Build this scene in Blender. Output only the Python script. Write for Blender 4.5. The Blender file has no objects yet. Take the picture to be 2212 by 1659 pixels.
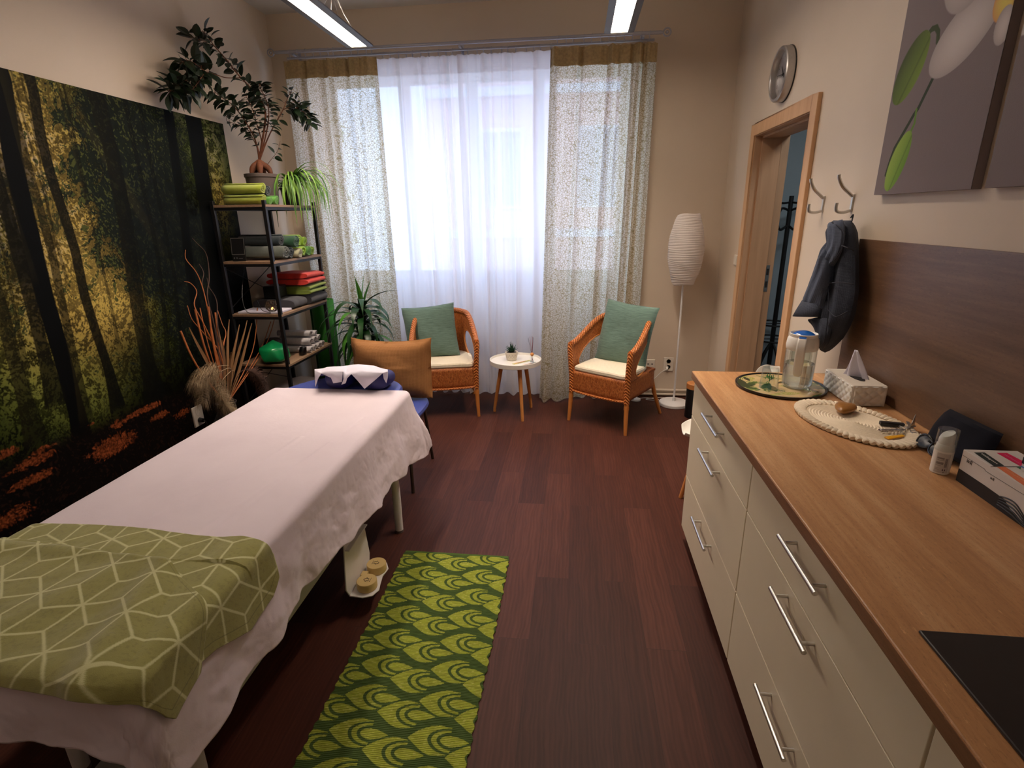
import bpy, bmesh, math, random
import numpy as np
from mathutils import Vector, Matrix, Euler
sc = bpy.context.scene
COLL = sc.collection
PI = math.pi

# ---------------------------------------------------------------- camera
H, YAW, PIT, ROL, FPX = 1.615, .1191, .3074, -.0154, 1152.35
Fv = Vector((-math.sin(YAW)*math.cos(PIT), math.cos(YAW)*math.cos(PIT), -math.sin(PIT)))
R0 = Vector((math.cos(YAW), math.sin(YAW), 0)); U0 = R0.cross(Fv)
Rv = R0*math.cos(ROL)+U0*math.sin(ROL); Uv = U0*math.cos(ROL)-R0*math.sin(ROL)
cam = bpy.data.cameras.new('camera'); camo = bpy.data.objects.new('camera', cam); COLL.objects.link(camo)
m = Matrix((Rv, Uv, -Fv)).transposed().to_4x4(); m.translation = (0, 0, H); camo.matrix_world = m
cam.sensor_width = 36; cam.lens = 36*FPX/2212; cam.clip_start = .02
sc.camera = camo
# ---------------------------------------------------------------- world, exposure
w = bpy.data.worlds.new('sky'); sc.world = w; w.use_nodes = True
wb = w.node_tree.nodes['Background']; wb.inputs[0].default_value = (.50, .66, 1.0, 1); wb.inputs[1].default_value = 7.5
vs = sc.view_settings; vs.view_transform = 'Standard'; vs.look = 'None'; vs.gamma = 1; vs.exposure = 0.0; vs.use_curve_mapping = False
# room measures: x right, y towards the window, z up
XL, XR, YB, ZC = -2.553, 1.207, 4.798, 3.199
YN = -1.3            # the near wall, behind the camera
LAMP_E = (35.0, 6.0, 19.0)         # strength of the pendant diffusers, front left, rear pair, front right
LAMP_C = (1.0, .83, .68)
# daylight comes in through the window opening
pl = bpy.data.lights.new('window_portal', 'AREA'); pl.shape = 'RECTANGLE'; pl.size = 2.7; pl.size_y = 1.75
pl.cycles.is_portal = True
po = bpy.data.objects.new('window_portal', pl); COLL.objects.link(po); po.location = (-.93, 5.34, 1.93); po.rotation_euler = (PI/2, 0, PI)
po.rotation_euler = (-PI/2, 0, 0)
# added fill lamp, stands in for daylight in the hallway behind the door
hl = bpy.data.lights.new('hallway_fill', 'AREA'); hl.size = .5; hl.energy = 14; hl.color = (.9, .96, 1)
ho = bpy.data.objects.new('hallway_fill', hl); COLL.objects.link(ho); ho.location = (2.0, 3.3, 2.75)

# ---------------------------------------------------------------- helpers
def lin(c):
    c = c/255; return c/12.92 if c <= .04045 else ((c+.055)/1.055)**2.4
def S(r, g, b): return (lin(r), lin(g), lin(b), 1)
MW = {}
def tag(o, label=None, cat=None, group=None, kind=None):
    if label: o['label'] = label
    if cat: o['category'] = cat
    if group: o['group'] = group
    if kind: o['kind'] = kind
    return o
def thing(name, loc, rz=0, label=None, cat=None, group=None):
    o = bpy.data.objects.new(name, None); COLL.objects.link(o)
    o.empty_display_size = .05; o.location = loc; o.rotation_euler = (0, 0, rz)
    MW[o.name] = Matrix.Translation(Vector(loc)) @ Matrix.Rotation(rz, 4, 'Z')
    return tag(o, label, cat, group)

class B:
    """collects shapes, then links them as ONE mesh object"""
    def __init__(s): s.v = []; s.f = []; s.uv = None; s.col = None; s.T = Matrix.Identity(4)
    def add(s, vs, fs):
        n = len(s.v); T = s.T
        s.v += [tuple(T @ Vector(p)) for p in vs]; s.f += [tuple(i+n for i in f) for f in fs]; return s
    def box(s, a, b, M=None):
        x0, y0, z0 = a; x1, y1, z1 = b
        if x0 > x1: x0, x1 = x1, x0
        if y0 > y1: y0, y1 = y1, y0
        if z0 > z1: z0, z1 = z1, z0
        vs = [(x, y, z) for z in (z0, z1) for y in (y0, y1) for x in (x0, x1)]
        if M is not None: vs = [M @ Vector(p) for p in vs]
        return s.add(vs, [(0, 2, 3, 1), (4, 5, 7, 6), (0, 1, 5, 4), (2, 6, 7, 3), (0, 4, 6, 2), (1, 3, 7, 5)])
    def cbox(s, c, d, rot=(0, 0, 0)):
        M = Matrix.Translation(Vector(c)) @ Euler(rot).to_matrix().to_4x4()
        return s.box((-d[0]/2, -d[1]/2, -d[2]/2), (d[0]/2, d[1]/2, d[2]/2), M)
    def tube(s, pts, r, n=10, closed=False, cap=True, flat=1.0, upv=None):
        pts = [Vector(p) for p in pts]; N = len(pts)
        rs = list(r) if hasattr(r, '__len__') else [r]*N
        vs = []; fs = []; prev = None
        for i, p in enumerate(pts):
            if closed: d = pts[(i+1) % N]-pts[i-1]
            else: d = pts[min(i+1, N-1)]-pts[max(i-1, 0)]
            d.normalize()
            if prev is None:
                a = Vector(upv) if upv else (Vector((0, 0, 1)) if abs(d.z) < .9 else Vector((1, 0, 0)))
                u = d.cross(a).normalized()
            else:
                u = (prev-d*prev.dot(d)).normalized()
            prev = u; w_ = d.cross(u)
            for k in range(n):
                t = 2*PI*k/n; vs.append(p+(u*math.cos(t)+w_*math.sin(t)*flat)*rs[i])
        for i in range(N if closed else N-1):
            j = (i+1) % N
            for k in range(n):
                k2 = (k+1) % n; fs.append((i*n+k, i*n+k2, j*n+k2, j*n+k))
        if cap and not closed:
            fs.append(tuple(range(n-1, -1, -1))); fs.append(tuple((N-1)*n+k for k in range(n)))
        return s.add(vs, fs)
    def cyl(s, a, b, r0, r1=None, n=24): return s.tube([a, b], [r0, r0 if r1 is None else r1], n)
    def lathe(s, prof, c=(0, 0, 0), n=32, M=None, sx=1, sy=1):
        vs = []; fs = []; K = len(prof)
        for r, z in prof:
            for k in range(n):
                t = 2*PI*k/n; p = Vector((r*math.cos(t)*sx, r*math.sin(t)*sy, z))
                p = (M @ p) if M is not None else p
                vs.append(p+Vector(c))
        for i in range(K-1):
            for k in range(n):
                k2 = (k+1) % n; fs.append((i*n+k, i*n+k2, (i+1)*n+k2, (i+1)*n+k))
        if prof[0][0] > 1e-6: fs.append(tuple(range(n-1, -1, -1)))
        if prof[-1][0] > 1e-6: fs.append(tuple((K-1)*n+k for k in range(n)))
        return s.add(vs, fs)
    def ball(s, c, r, n=16, sc_=(1, 1, 1)):
        pr = [(math.sin(PI*i/(n//2))*r+1e-5, -math.cos(PI*i/(n//2))*r) for i in range(n//2+1)]
        M = Matrix.Diagonal((*sc_, 1)); return s.lathe(pr, c, n, M)
    def grid(s, P, cu=False, cv=False):
        h = len(P); w_ = len(P[0]); vs = [p for row in P for p in row]; fs = []
        for i in range(h if cu else h-1):
            for j in range(w_ if cv else w_-1):
                i2 = (i+1) % h; j2 = (j+1) % w_
                fs.append((i*w_+j, i*w_+j2, i2*w_+j2, i2*w_+j))
        return s.add(vs, fs)
    def prism(s, poly, ext, M=None):
        """poly: list of 3-D points in a plane, ext: extrusion vector"""
        n = len(poly); e = Vector(ext); vs = [Vector(p) for p in poly]; vs += [p+e for p in vs]
        if M is not None: vs = [M @ p for p in vs]
        fs = [tuple(range(n-1, -1, -1)), tuple(range(n, 2*n))]+[(i, (i+1) % n, n+(i+1) % n, n+i) for i in range(n)]
        return s.add(vs, fs)
    def build(s, name, mat, parent=None, label=None, cat=None, group=None, kind=None, bevel=0, smooth=True, seg=2,
              thick=0, sub=0, world=True, origin=None, offs=0, ang=.6):
        me = bpy.data.meshes.new(name); vs = s.v
        if parent is not None:
            M = MW[parent.name]
            if world:
                Mi = M.inverted(); vs = [Mi @ Vector(p) for p in vs]
            loc = (0, 0, 0)
        else:
            if origin is None:
                a = np.array([tuple(p) for p in vs]); lo = a.min(0); hi = a.max(0)
                origin = ((lo[0]+hi[0])/2, (lo[1]+hi[1])/2, lo[2])
                origin = tuple(float(q) for q in origin)
            loc = origin; og = Vector(origin); vs = [Vector(p)-og for p in vs]
        me.from_pydata([tuple(p) for p in vs], [], s.f)
        if s.uv is not None:
            ul = me.uv_layers.new(name='UVMap'); vi = np.empty(len(me.loops), dtype=np.int32); me.loops.foreach_get('vertex_index', vi)
            ul.data.foreach_set('uv', np.array(s.uv, dtype=np.float32)[vi].ravel())
        if s.col is not None:
            ca = me.color_attributes.new('Col', 'FLOAT_COLOR', 'POINT'); c = np.ones((len(vs), 4), dtype=np.float32)
            c[:, :3] = np.array(s.col, dtype=np.float32)[:, :3]; ca.data.foreach_set('color', c.ravel())
        bm = bmesh.new(); bm.from_mesh(me)
        if not s.uv and s.col is None: bmesh.ops.remove_doubles(bm, verts=bm.verts, dist=1e-6)
        if len(bm.faces) < 60000: bmesh.ops.recalc_face_normals(bm, faces=bm.faces)
        if smooth:
            for f in bm.faces: f.smooth = True
            for e in bm.edges:
                if len(e.link_faces) == 2 and e.calc_face_angle(0) > ang: e.smooth = False
        bm.to_mesh(me); bm.free()
        me.materials.append(mat)
        o = bpy.data.objects.new(name, me); COLL.objects.link(o)
        if parent is not None:
            o.parent = parent; MW[o.name] = MW[parent.name]
        else:
            o.location = loc; MW[o.name] = Matrix.Translation(Vector(loc))
        if thick:
            md = o.modifiers.new('solid', 'SOLIDIFY'); md.thickness = thick; md.offset = offs
        if bevel:
            md = o.modifiers.new('bevel', 'BEVEL'); md.width = bevel; md.segments = seg; md.limit_method = 'ANGLE'; md.angle_limit = .7
        if sub:
            md = o.modifiers.new('sub', 'SUBSURF'); md.levels = sub; md.render_levels = sub
        return tag(o, label, cat, group, kind)

def spline(pts, n=8):
    """Catmull-Rom through 3-D points"""
    P = [Vector(p) for p in pts]; out = []
    for i in range(len(P)-1):
        a = P[max(i-1, 0)]; b = P[i]; c = P[i+1]; d = P[min(i+2, len(P)-1)]
        for k in range(n):
            t = k/n; out.append(.5*((2*b)+(c-a)*t+(2*a-5*b+4*c-d)*t*t+(-a+3*b-3*c+d)*t**3))
    out.append(P[-1]); return out
def lerp(a, b, t): return a+(b-a)*t
def copy_tree(o, parent=None):
    c = o.copy(); COLL.objects.link(c); c.parent = parent
    for ch in [x for x in bpy.data.objects if x.parent == o]: copy_tree(ch, c)
    return c
# value noise on numpy arrays
def _h(ix, iy, seed):
    v = (ix*374761393+iy*668265263+seed*1442695041) & 0xffffffff
    v = ((v ^ (v >> 13))*1274126177) & 0xffffffff
    return ((v ^ (v >> 16)) & 0xffff)/65535.
def vnoise(x, y, seed=0):
    ix = np.floor(x).astype(np.int64); iy = np.floor(y).astype(np.int64); fx = x-ix; fy = y-iy
    fx = fx*fx*(3-2*fx); fy = fy*fy*(3-2*fy)
    return ((_h(ix, iy, seed)*(1-fx)+_h(ix+1, iy, seed)*fx)*(1-fy)+(_h(ix, iy+1, seed)*(1-fx)+_h(ix+1, iy+1, seed)*fx)*fy)
def fbm(x, y, o=4, seed=0):
    r = 0; a = .5
    for i in range(o): r = r+a*vnoise(x*2**i, y*2**i, seed+i*7); a *= .5
    return r/(1-.5**o)
def nz(x, y, seed=0): return float(fbm(np.array([x], float), np.array([y], float), 3, seed)[0])-.5
def sstep(a, b, x): t = np.clip((x-a)/(b-a), 0, 1); return t*t*(3-2*t)
# ---------------------------------------------------------------- materials (all node based)
class NT:
    def __init__(s, name):
        s.m = bpy.data.materials.new(name); s.m.use_nodes = True; s.t = s.m.node_tree; s.t.nodes.clear()
    def n(s, ty, **k):
        nd = s.t.nodes.new('ShaderNode'+ty)
        for a, v in k.items():
            if a.startswith('_'): setattr(nd, a[1:], v)
        for a, v in k.items():
            if a.startswith('_'): continue
            a = a.replace('__', ' ')
            inp = nd.inputs[int(a[1:])] if (a[0] == 'i' and a[1:].isdigit()) else nd.inputs[a]
            if isinstance(v, bpy.types.NodeSocket): s.t.links.new(v, inp)
            else: inp.default_value = v
        return nd
    def coord(s, kind='Object', scale=(1, 1, 1), rot=(0, 0, 0), loc=(0, 0, 0)):
        tc = s.n('TexCoord'); mp = s.n('Mapping'); s.t.links.new(tc.outputs[kind], mp.inputs[0])
        mp.inputs['Scale'].default_value = scale; mp.inputs['Rotation'].default_value = rot; mp.inputs['Location'].default_value = loc
        return mp.outputs[0]
    def world(s, scale=(1, 1, 1)):
        g = s.n('NewGeometry'); mp = s.n('Mapping'); s.t.links.new(g.outputs['Position'], mp.inputs[0]); mp.inputs['Scale'].default_value = scale
        return mp.outputs[0]
    def noise(s, vec, scale, detail=4, rough=.6):
        return s.n('TexNoise', Vector=vec, Scale=scale, Detail=detail, Roughness=rough).outputs['Fac']
    def ramp(s, fac, stops):
        r = s.n('ValToRGB', Fac=fac); e = r.color_ramp.elements
        while len(e) < len(stops): e.new(.5)
        for i, (p, c) in enumerate(stops):
            e[i].position = p; e[i].color = c if len(c) == 4 else (*c, 1)
        return r.outputs[0]
    def mix(s, f, a, b, mode='MIX'):
        nd = s.n('MixRGB', _blend_type=mode); 
        for i, v in enumerate((f, a, b)):
            if isinstance(v, bpy.types.NodeSocket): s.t.links.new(v, nd.inputs[i])
            else: nd.inputs[i].default_value = v
        return nd.outputs[0]
    def math(s, op, a, b=0.):
        nd = s.n('Math', _operation=op)
        for i, v in enumerate((a, b)):
            if isinstance(v, bpy.types.NodeSocket): s.t.links.new(v, nd.inputs[i])
            else: nd.inputs[i].default_value = v
        return nd.outputs[0]
    def bump(s, h, st=.3, d=.01): return s.n('Bump', Height=h, Strength=st, Distance=d).outputs[0]
    def bsdf(s, color, rough=.6, metal=0, normal=None, **k):
        p = s.n('BsdfPrincipled')
        for nm, v in (('Base Color', color), ('Roughness', rough), ('Metallic', metal)):
            if isinstance(v, bpy.types.NodeSocket): s.t.links.new(v, p.inputs[nm])
            else: p.inputs[nm].default_value = v
        if normal is not None: s.t.links.new(normal, p.inputs['Normal'])
        for a, v in k.items():
            a = a.replace('_', ' ')
            if isinstance(v, bpy.types.NodeSocket): s.t.links.new(v, p.inputs[a])
            else: p.inputs[a].default_value = v
        return p.outputs[0]
    def out(s, sh):
        o = s.n('OutputMaterial'); s.t.links.new(sh, o.inputs[0]); return s.m
def mat(name, c, rough=.6, metal=0, var=.12, vs=8, bs=0, bst=.3, bd=.004, det=4, **k):
    """plain material: colour mottled by noise, optional fine bump"""
    t = NT(name); v = t.coord()
    nzf = t.noise(v, vs, det)
    d = (c[0]*(1-var), c[1]*(1-var), c[2]*(1-var), 1); l = (min(1, c[0]*(1+var)), min(1, c[1]*(1+var)), min(1, c[2]*(1+var)), 1)
    col = t.ramp(nzf, [(.3, d), (.7, l)])
    nm = t.bump(t.noise(v, bs, 5), bst, bd) if bs else None
    return t.out(t.bsdf(col, rough, metal, nm, **k))
def woodmat(name, c1, c2, axis=1, rough=.45, scale=1., bst=.15, stretch=14):
    t = NT(name); s_ = [18*scale]*3; s_[axis] = 18*scale/stretch
    v = t.coord(scale=tuple(s_)); n1 = t.noise(v, 1, 6, .65)
    s2 = [70*scale]*3; s2[axis] = 2.5*scale; n2 = t.noise(t.coord(scale=tuple(s2)), 1, 3)
    f = t.math('ADD', t.math('MULTIPLY', n1, .7), t.math('MULTIPLY', n2, .3))
    return t.out(t.bsdf(t.ramp(f, [(.3, c1), (.7, c2)]), rough, 0, t.bump(f, bst, .003)))
def paintmat(name, rough=.6, bs=0, bst=.2, bd=.003, **k):
    """colour read from the 'Col' attribute of the mesh"""
    t = NT(name); a = t.n('Attribute', _attribute_name='Col').outputs['Color']
    nm = t.bump(t.noise(t.coord(), bs, 4), bst, bd) if bs else None
    return t.out(t.bsdf(a, rough, 0, nm, **k))
def fabric(name, c, rough=.9, ws=500, bst=.25, var=.12, vs=12, **k):
    t = NT(name); v = t.coord()
    wx = t.n('TexWave', Vector=v, Scale=ws/10, _bands_direction='X', Distortion=2.).outputs['Fac']
    wz = t.n('TexWave', Vector=v, Scale=ws/10, _bands_direction='Z', Distortion=2.).outputs['Fac']
    h = t.math('ADD', t.math('ADD', wx, wz), t.noise(v, vs*6, 4))
    d = tuple(q*(1-var) for q in c[:3])+(1,); l = tuple(min(1, q*(1+var)) for q in c[:3])+(1,)
    col = t.ramp(t.noise(v, vs, 5), [(.3, d), (.7, l)])
    return t.out(t.bsdf(col, rough, 0, t.bump(h, bst, .002), **k))

MT = {}
def walls():
    t = NT('wall_paint'); v = t.world()
    c = t.ramp(t.noise(v, 1.2, 3), [(.3, S(205, 188, 168)), (.7, S(212, 196, 177))])
    return t.out(t.bsdf(c, .55, 0, t.bump(t.noise(v, 160, 4), .12, .001)))
MT['wall'] = walls()
MT['ceil'] = mat('ceiling_paint', S(205, 200, 194), .8, var=.02, bs=120, bst=.08)
MT['hall'] = mat('hall_paint', S(150, 162, 168), .7, var=.03)
def floor_m():
    t = NT('floor_vinyl'); g = t.n('NewGeometry').outputs['Position']
    sp = t.n('SeparateXYZ', Vector=g); cb = t.n('CombineXYZ', X=sp.outputs[1], Y=sp.outputs[0], Z=0.)
    br = t.n('TexBrick', Vector=cb.outputs[0], Scale=1., Mortar__Size=.0012, Mortar__Smooth=.1, Bias=0., Brick__Width=1.05, Row__Height=.152,
             Color1=(.0, .0, .0, 1), Color2=(1, 1, 1, 1), Mortar=(.35, .35, .35, 1), _offset=.37)
    bw = t.n('RGBToBW', Color=br.outputs['Color']).outputs[0]
    # grain shifted per plank
    cmb = t.n('CombineXYZ', X=t.math('ADD', t.math('MULTIPLY', sp.outputs[0], 34.), t.math('ADD', t.math('MULTIPLY', bw, 37.), t.math('MULTIPLY', t.noise(cb.outputs[0], 4., 2), 1.3))),
              Y=t.math('ADD', t.math('MULTIPLY', sp.outputs[1], 2.2), t.math('MULTIPLY', bw, 11.)), Z=0.)
    gr = t.noise(cmb.outputs[0], 1., 6, .7)
    wv = t.n('TexWave', Vector=cmb.outputs[0], Scale=.55, Distortion=9., Detail=4., Detail__Scale=1.2, _bands_direction='X').outputs['Fac']
    f = t.math('ADD', t.math('MULTIPLY', gr, .62), t.math('MULTIPLY', wv, .10))
    f = t.math('ADD', f, t.math('MULTIPLY', bw, .26))
    c = t.ramp(f, [(.20, S(48, 23, 16)), (.5, S(70, 36, 26)), (.82, S(92, 52, 40))])
    c = t.mix(t.math('MULTIPLY', br.outputs['Fac'], .4), c, S(34, 18, 13))
    return t.out(t.bsdf(c, .50, 0, t.bump(t.math('ADD', f, t.math('MULTIPLY', br.outputs['Fac'], -.5)), .35, .002), Specular_IOR_Level=.20))
MT['floor'] = floor_m()
def laminate(name, axis='Y', c=((178, 140, 106), (201, 165, 131), (216, 186, 155))):
    t = NT(name); g = t.n('NewGeometry').outputs['Position']; mp = t.n('Mapping', Vector=g)
    sc_ = {'Y': (30, 1.6, 30), 'Z': (30, 1.3, 26)}[axis]; mp.inputs['Scale'].default_value = sc_
    mp2 = t.n('Mapping', Vector=g); mp2.inputs['Scale'].default_value = (90, 6, 90)
    n1 = t.noise(mp.outputs[0], .55, 7, .62); n2 = t.noise(mp2.outputs[0], 1., 4)
    f = t.math('ADD', t.math('MULTIPLY', n1, .75), t.math('MULTIPLY', n2, .25))
    col = t.ramp(f, [(.32, S(*c[0])), (.5, S(*c[1])), (.66, S(*c[2]))])
    mp3 = t.n('Mapping', Vector=g); mp3.inputs['Scale'].default_value = (150, 38, 150); vo = t.noise(mp3.outputs[0], .6, 6, .85)
    col = t.mix(t.ramp(t.noise(mp3.outputs[0], 1.6, 4, .8), [(.34, (.45, .45, .45, 1)), (.46, (0, 0, 0, 1))]), col, S(*[int(q*.74) for q in c[0]]))
    col = t.mix(t.ramp(vo, [(.60, (0, 0, 0, 1)), (.68, (.65, .65, .65, 1))]), col, S(*[min(255, int(q*1.16)) for q in c[2]]))
    return t.out(t.bsdf(col, .38, 0, t.bump(f, .12, .002)))
MT['counter'] = laminate('travertine_laminate', c=((160, 112, 72), (192, 142, 96), (212, 168, 122)))
MT['splash'] = laminate('travertine_panel', c=((92, 68, 50), (110, 82, 62), (126, 97, 74)))
MT['white_front'] = mat('cream_lacquer', S(236, 222, 194), .35, var=.015)
MT['carcass'] = mat('grey_carcass', S(150, 146, 138), .6)
MT['dark'] = mat('plinth_dark', S(30, 24, 22), .7)
MT['steel'] = mat('brushed_steel', (.62, .6, .57, 1), .28, 1.0, var=.05, vs=60)
MT['alu'] = mat('brushed_alu', (.55, .53, .52, 1), .35, 1.0, var=.05, vs=40)
MT['white_metal'] = mat('white_metal', S(222, 218, 214), .35, var=.02)
MT['grey_metal'] = mat('grey_lacquer', S(168, 168, 166), .4, var=.03)
MT['lamp_body'] = mat('pendant_grey', S(92, 90, 98), .4, .3, var=.04)
MT['black_metal'] = mat('black_metal', S(22, 21, 23), .45, .2, var=.1)
MT['doorwood'] = woodmat('beech_frame', S(188, 142, 102), S(212, 170, 128), axis=2, rough=.45, scale=.7, bst=.06)
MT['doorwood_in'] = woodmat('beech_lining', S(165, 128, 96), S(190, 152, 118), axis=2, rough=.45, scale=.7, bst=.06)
MT['shelfwood'] = woodmat('shelf_board', S(120, 92, 70), S(158, 128, 100), axis=1, rough=.55, scale=1.2)
MT['legwood'] = woodmat('turned_leg', S(186, 118, 58), S(212, 146, 82), axis=2, rough=.45, scale=1.5)
MT['rattan_leg'] = woodmat('rattan_cane', S(176, 104, 46), S(205, 132, 66), axis=2, rough=.4, scale=1.2)
MT['orangewood'] = woodmat('chair_beech', S(190, 118, 62), S(206, 138, 78), axis=2)
def wicker():
    t = NT('wicker_weave'); v = t.coord('UV')
    br = t.n('TexBrick', Vector=v, Scale=1., Mortar__Size=.0016, Mortar__Smooth=.6, Brick__Width=.014, Row__Height=.0062,
             Color1=(.25, .25, .25, 1), Color2=(1, 1, 1, 1), Mortar=(0, 0, 0, 1))
    bw = t.n('RGBToBW', Color=br.outputs['Color']).outputs[0]
    f = t.math('ADD', t.math('MULTIPLY', bw, .55), t.math('MULTIPLY', t.noise(v, 60, 3), .45))
    c = t.ramp(f, [(.15, S(92, 42, 14)), (.45, S(186, 100, 42)), (.9, S(222, 146, 78))])
    return t.out(t.bsdf(c, .45, 0, t.bump(f, .9, .004)))
MT['wicker'] = wicker()
def braid():
    t = NT('wicker_braid'); v = t.coord('UV')
    wv = t.n('TexWave', Vector=v, Scale=26., Distortion=2.5, _bands_direction='DIAGONAL').outputs['Fac']
    c = t.ramp(wv, [(.0, S(150, 76, 30)), (.5, S(190, 106, 44)), (1, S(212, 132, 66))])
    return t.out(t.bsdf(c, .45, 0, t.bump(wv, .9, .005)))
MT['braid'] = braid()
def sheet_m():
    t = NT('white_sheet'); v = t.coord()
    n1 = t.noise(v, 26, 6, .7); n2 = t.noise(v, 320, 3)
    h = t.math('ADD', t.math('MULTIPLY', n1, 1.), t.math('MULTIPLY', n2, .15))
    c = t.ramp(t.noise(v, 3, 3), [(.3, S(222, 207, 216)), (.7, S(230, 216, 224))])
    return t.out(t.bsdf(c, .85, 0, t.bump(h, .22, .006), Sheen_Weight=.2))
MT['sheet'] = sheet_m()
MT['paper'] = mat('tissue_paper', S(216, 212, 226), .85, var=.03, bs=200, bst=.15)
MT['white_cloth'] = fabric('white_cloth', S(222, 214, 200), var=.05)
MT['cream_cloth'] = fabric('cream_cushion', S(226, 214, 190), var=.04, ws=300)
MT['blue_vinyl'] = mat('blue_vinyl', S(62, 76, 150), .45, var=.06, vs=5, bs=400, bst=.1)
MT['navy_vinyl'] = mat('navy_vinyl', S(18, 17, 88), .5, var=.08, vs=5, bs=400, bst=.1)
MT['brown_cloth'] = fabric('brown_pillow', S(148, 100, 54), var=.07, ws=420)
def teal_m():
    t = NT('teal_slub_cloth'); v = t.coord(scale=(14, 14, 260)); n = t.noise(v, 1, 5, .7)
    v2 = t.coord(scale=(300, 300, 300)); n2 = t.noise(v2, 1, 2)
    c = t.ramp(n, [(.28, S(62, 86, 78)), (.5, S(94, 120, 108)), (.8, S(114, 140, 128))])
    return t.out(t.bsdf(c, .85, 0, t.bump(t.math('ADD', n, t.math('MULTIPLY', n2, .4)), .4, .003), Sheen_Weight=.2))
MT['teal'] = teal_m()
MT['paper_shade'] = None
def curtain_m(name, printed):
    t = NT(name); v = t.coord('UV')
    fine = t.noise(v, 400, 2); big = t.noise(v, 6, 3)
    if printed:
        vo = t.n('TexVoronoi', Vector=v, Scale=62., Randomness=1., _feature='DISTANCE_TO_EDGE').outputs['Distance']
        ns = t.noise(v, 120, 3)
        f = t.ramp(t.math('ADD', vo, t.math('MULTIPLY', ns, .25)), [(.15, (1, 1, 1, 1)), (.24, (0, 0, 0, 1))])
        c = t.mix(f, S(228, 220, 200), S(172, 156, 116))
        tr = t.math('SUBTRACT', .10, t.math('MULTIPLY', t.n('RGBToBW', Color=f).outputs[0], .08))
    else:
        c = t.mix(fine, S(236, 230, 228), S(246, 242, 242)); tr = t.math('ADD', .05, t.math('MULTIPLY', fine, .06))
    uv = t.n('SeparateXYZ', Vector=v)
    d = t.n('BsdfDiffuse', Color=c); tl = t.n('BsdfTranslucent', Color=c)
    mx = t.n('MixShader', Fac=.76); t.t.links.new(d.outputs[0], mx.inputs[1]); t.t.links.new(tl.outputs[0], mx.inputs[2])
    tp = t.n('BsdfTransparent'); m2 = t.n('MixShader'); t.t.links.new(tr, m2.inputs[0])
    t.t.links.new(mx.outputs[0], m2.inputs[1]); t.t.links.new(tp.outputs[0], m2.inputs[2])
    return t.out(m2.outputs[0])
MT['sheer'] = curtain_m('sheer_voile', False)
MT['print'] = curtain_m('leaf_print_voile', True)
def hem_m():
    return mat('curtain_header', S(178, 156, 114), .9, var=.2, vs=60)
MT['hem'] = hem_m(); MT['rod'] = mat('rod_steel', S(176, 176, 186), .35, .5, var=.03)
MT['glass'] = None
def glass_m(name, c=(1, 1, 1, 1), rough=0, ior=1.45, w_=1):
    t = NT(name); g = t.bsdf(c, rough, 0, None, Transmission_Weight=1., IOR=ior); 
    tr = t.n('BsdfTransparent', Color=(.95, .97, .97, 1))
    if w_ < .5:
        lw = t.n('LayerWeight', Blend=.35).outputs['Facing']; gl = t.n('BsdfGlossy', Roughness=.03); fac = t.math('ADD', t.math('MULTIPLY', t.math('POWER', lw, 2.5), .65), .03)
        mx = t.n('MixShader', Fac=fac); t.t.links.new(tr.outputs[0], mx.inputs[1]); t.t.links.new(gl.outputs[0], mx.inputs[2]); return t.out(mx.outputs[0])
    mx = t.n('MixShader', Fac=w_); t.t.links.new(tr.outputs[0], mx.inputs[1]); t.t.links.new(g, mx.inputs[2]); return t.out(mx.outputs[0])
MT['clear'] = glass_m('clear_glass', w_=.35)
MT['water'] = glass_m('water', (.93, .98, .97, 1), 0, 1.33, .8)
def pane_m():
    t = NT('window_pane'); tr = t.n('BsdfTransparent', Color=(.93, .96, .96, 1)); g = t.n('BsdfGlossy', Roughness=.02)
    mx = t.n('MixShader', Fac=.06); t.t.links.new(tr.outputs[0], mx.inputs[1]); t.t.links.new(g.outputs[0], mx.inputs[2]); return t.out(mx.outputs[0])
MT['pane'] = pane_m()
MT['plastic_white'] = mat('white_plastic', S(228, 224, 216), .35, var=.01)
MT['plastic_cream'] = mat('cream_plastic', S(206, 178, 118), .45, var=.03)
MT['plastic_black'] = mat('black_plastic', S(16, 16, 18), .3, var=.05)
MT['plastic_blue'] = mat('blue_plastic', S(20, 92, 180), .15, var=.03, Coat_Weight=.5)
MT['outlet_white'] = mat('outlet_plastic', S(214, 204, 190), .4, var=.01)
MT['dim_ink'] = mat('printed_ink', S(60, 56, 54), .7)
MT['leaf_dark'] = mat('ficus_leaf', S(26, 42, 24), .4, var=.35, vs=9, Subsurface_Weight=0.)
MT['leaf_drac'] = mat('dracaena_leaf', S(30, 66, 30), .35, var=.4, vs=7)
MT['leaf_spider'] = mat('spider_leaf', S(118, 158, 60), .5, var=.35, vs=20)
MT['succ'] = mat('aloe_leaf', S(26, 62, 40), .45, var=.3, vs=20)
MT['bark'] = mat('bark', S(110, 62, 36), .7, var=.3, vs=30, bs=40, bst=.5)
MT['twig'] = mat('twig', S(70, 48, 36), .7, var=.2)
MT['cane'] = mat('dried_cane', S(176, 100, 48), .6, var=.25, vs=20)
MT['dryleaf'] = mat('dried_leaf', S(142, 102, 62), .7, var=.25, vs=9)
MT['plume'] = mat('pampas_plume', S(172, 150, 118), .9, var=.2, vs=30)
MT['pot_grey'] = mat('taupe_pot', S(100, 88, 84), .55, var=.04)
MT['pot_dark'] = mat('dark_pot', S(48, 42, 42), .6, var=.1)
MT['soil'] = mat('soil', S(40, 28, 22), .95, var=.4, vs=60, bs=90, bst=.8)
# ---------------------------------------------------------------- measuring: where the sight line through a photo point meets a plane of the room
def at(u, v, ax, val):
    d = Fv+Rv*((u-1106)/FPX)-Uv*((v-829.5)/FPX); o = Vector((0, 0, H)); t = (val-o[ax])/d[ax]; return o+d*t

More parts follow.
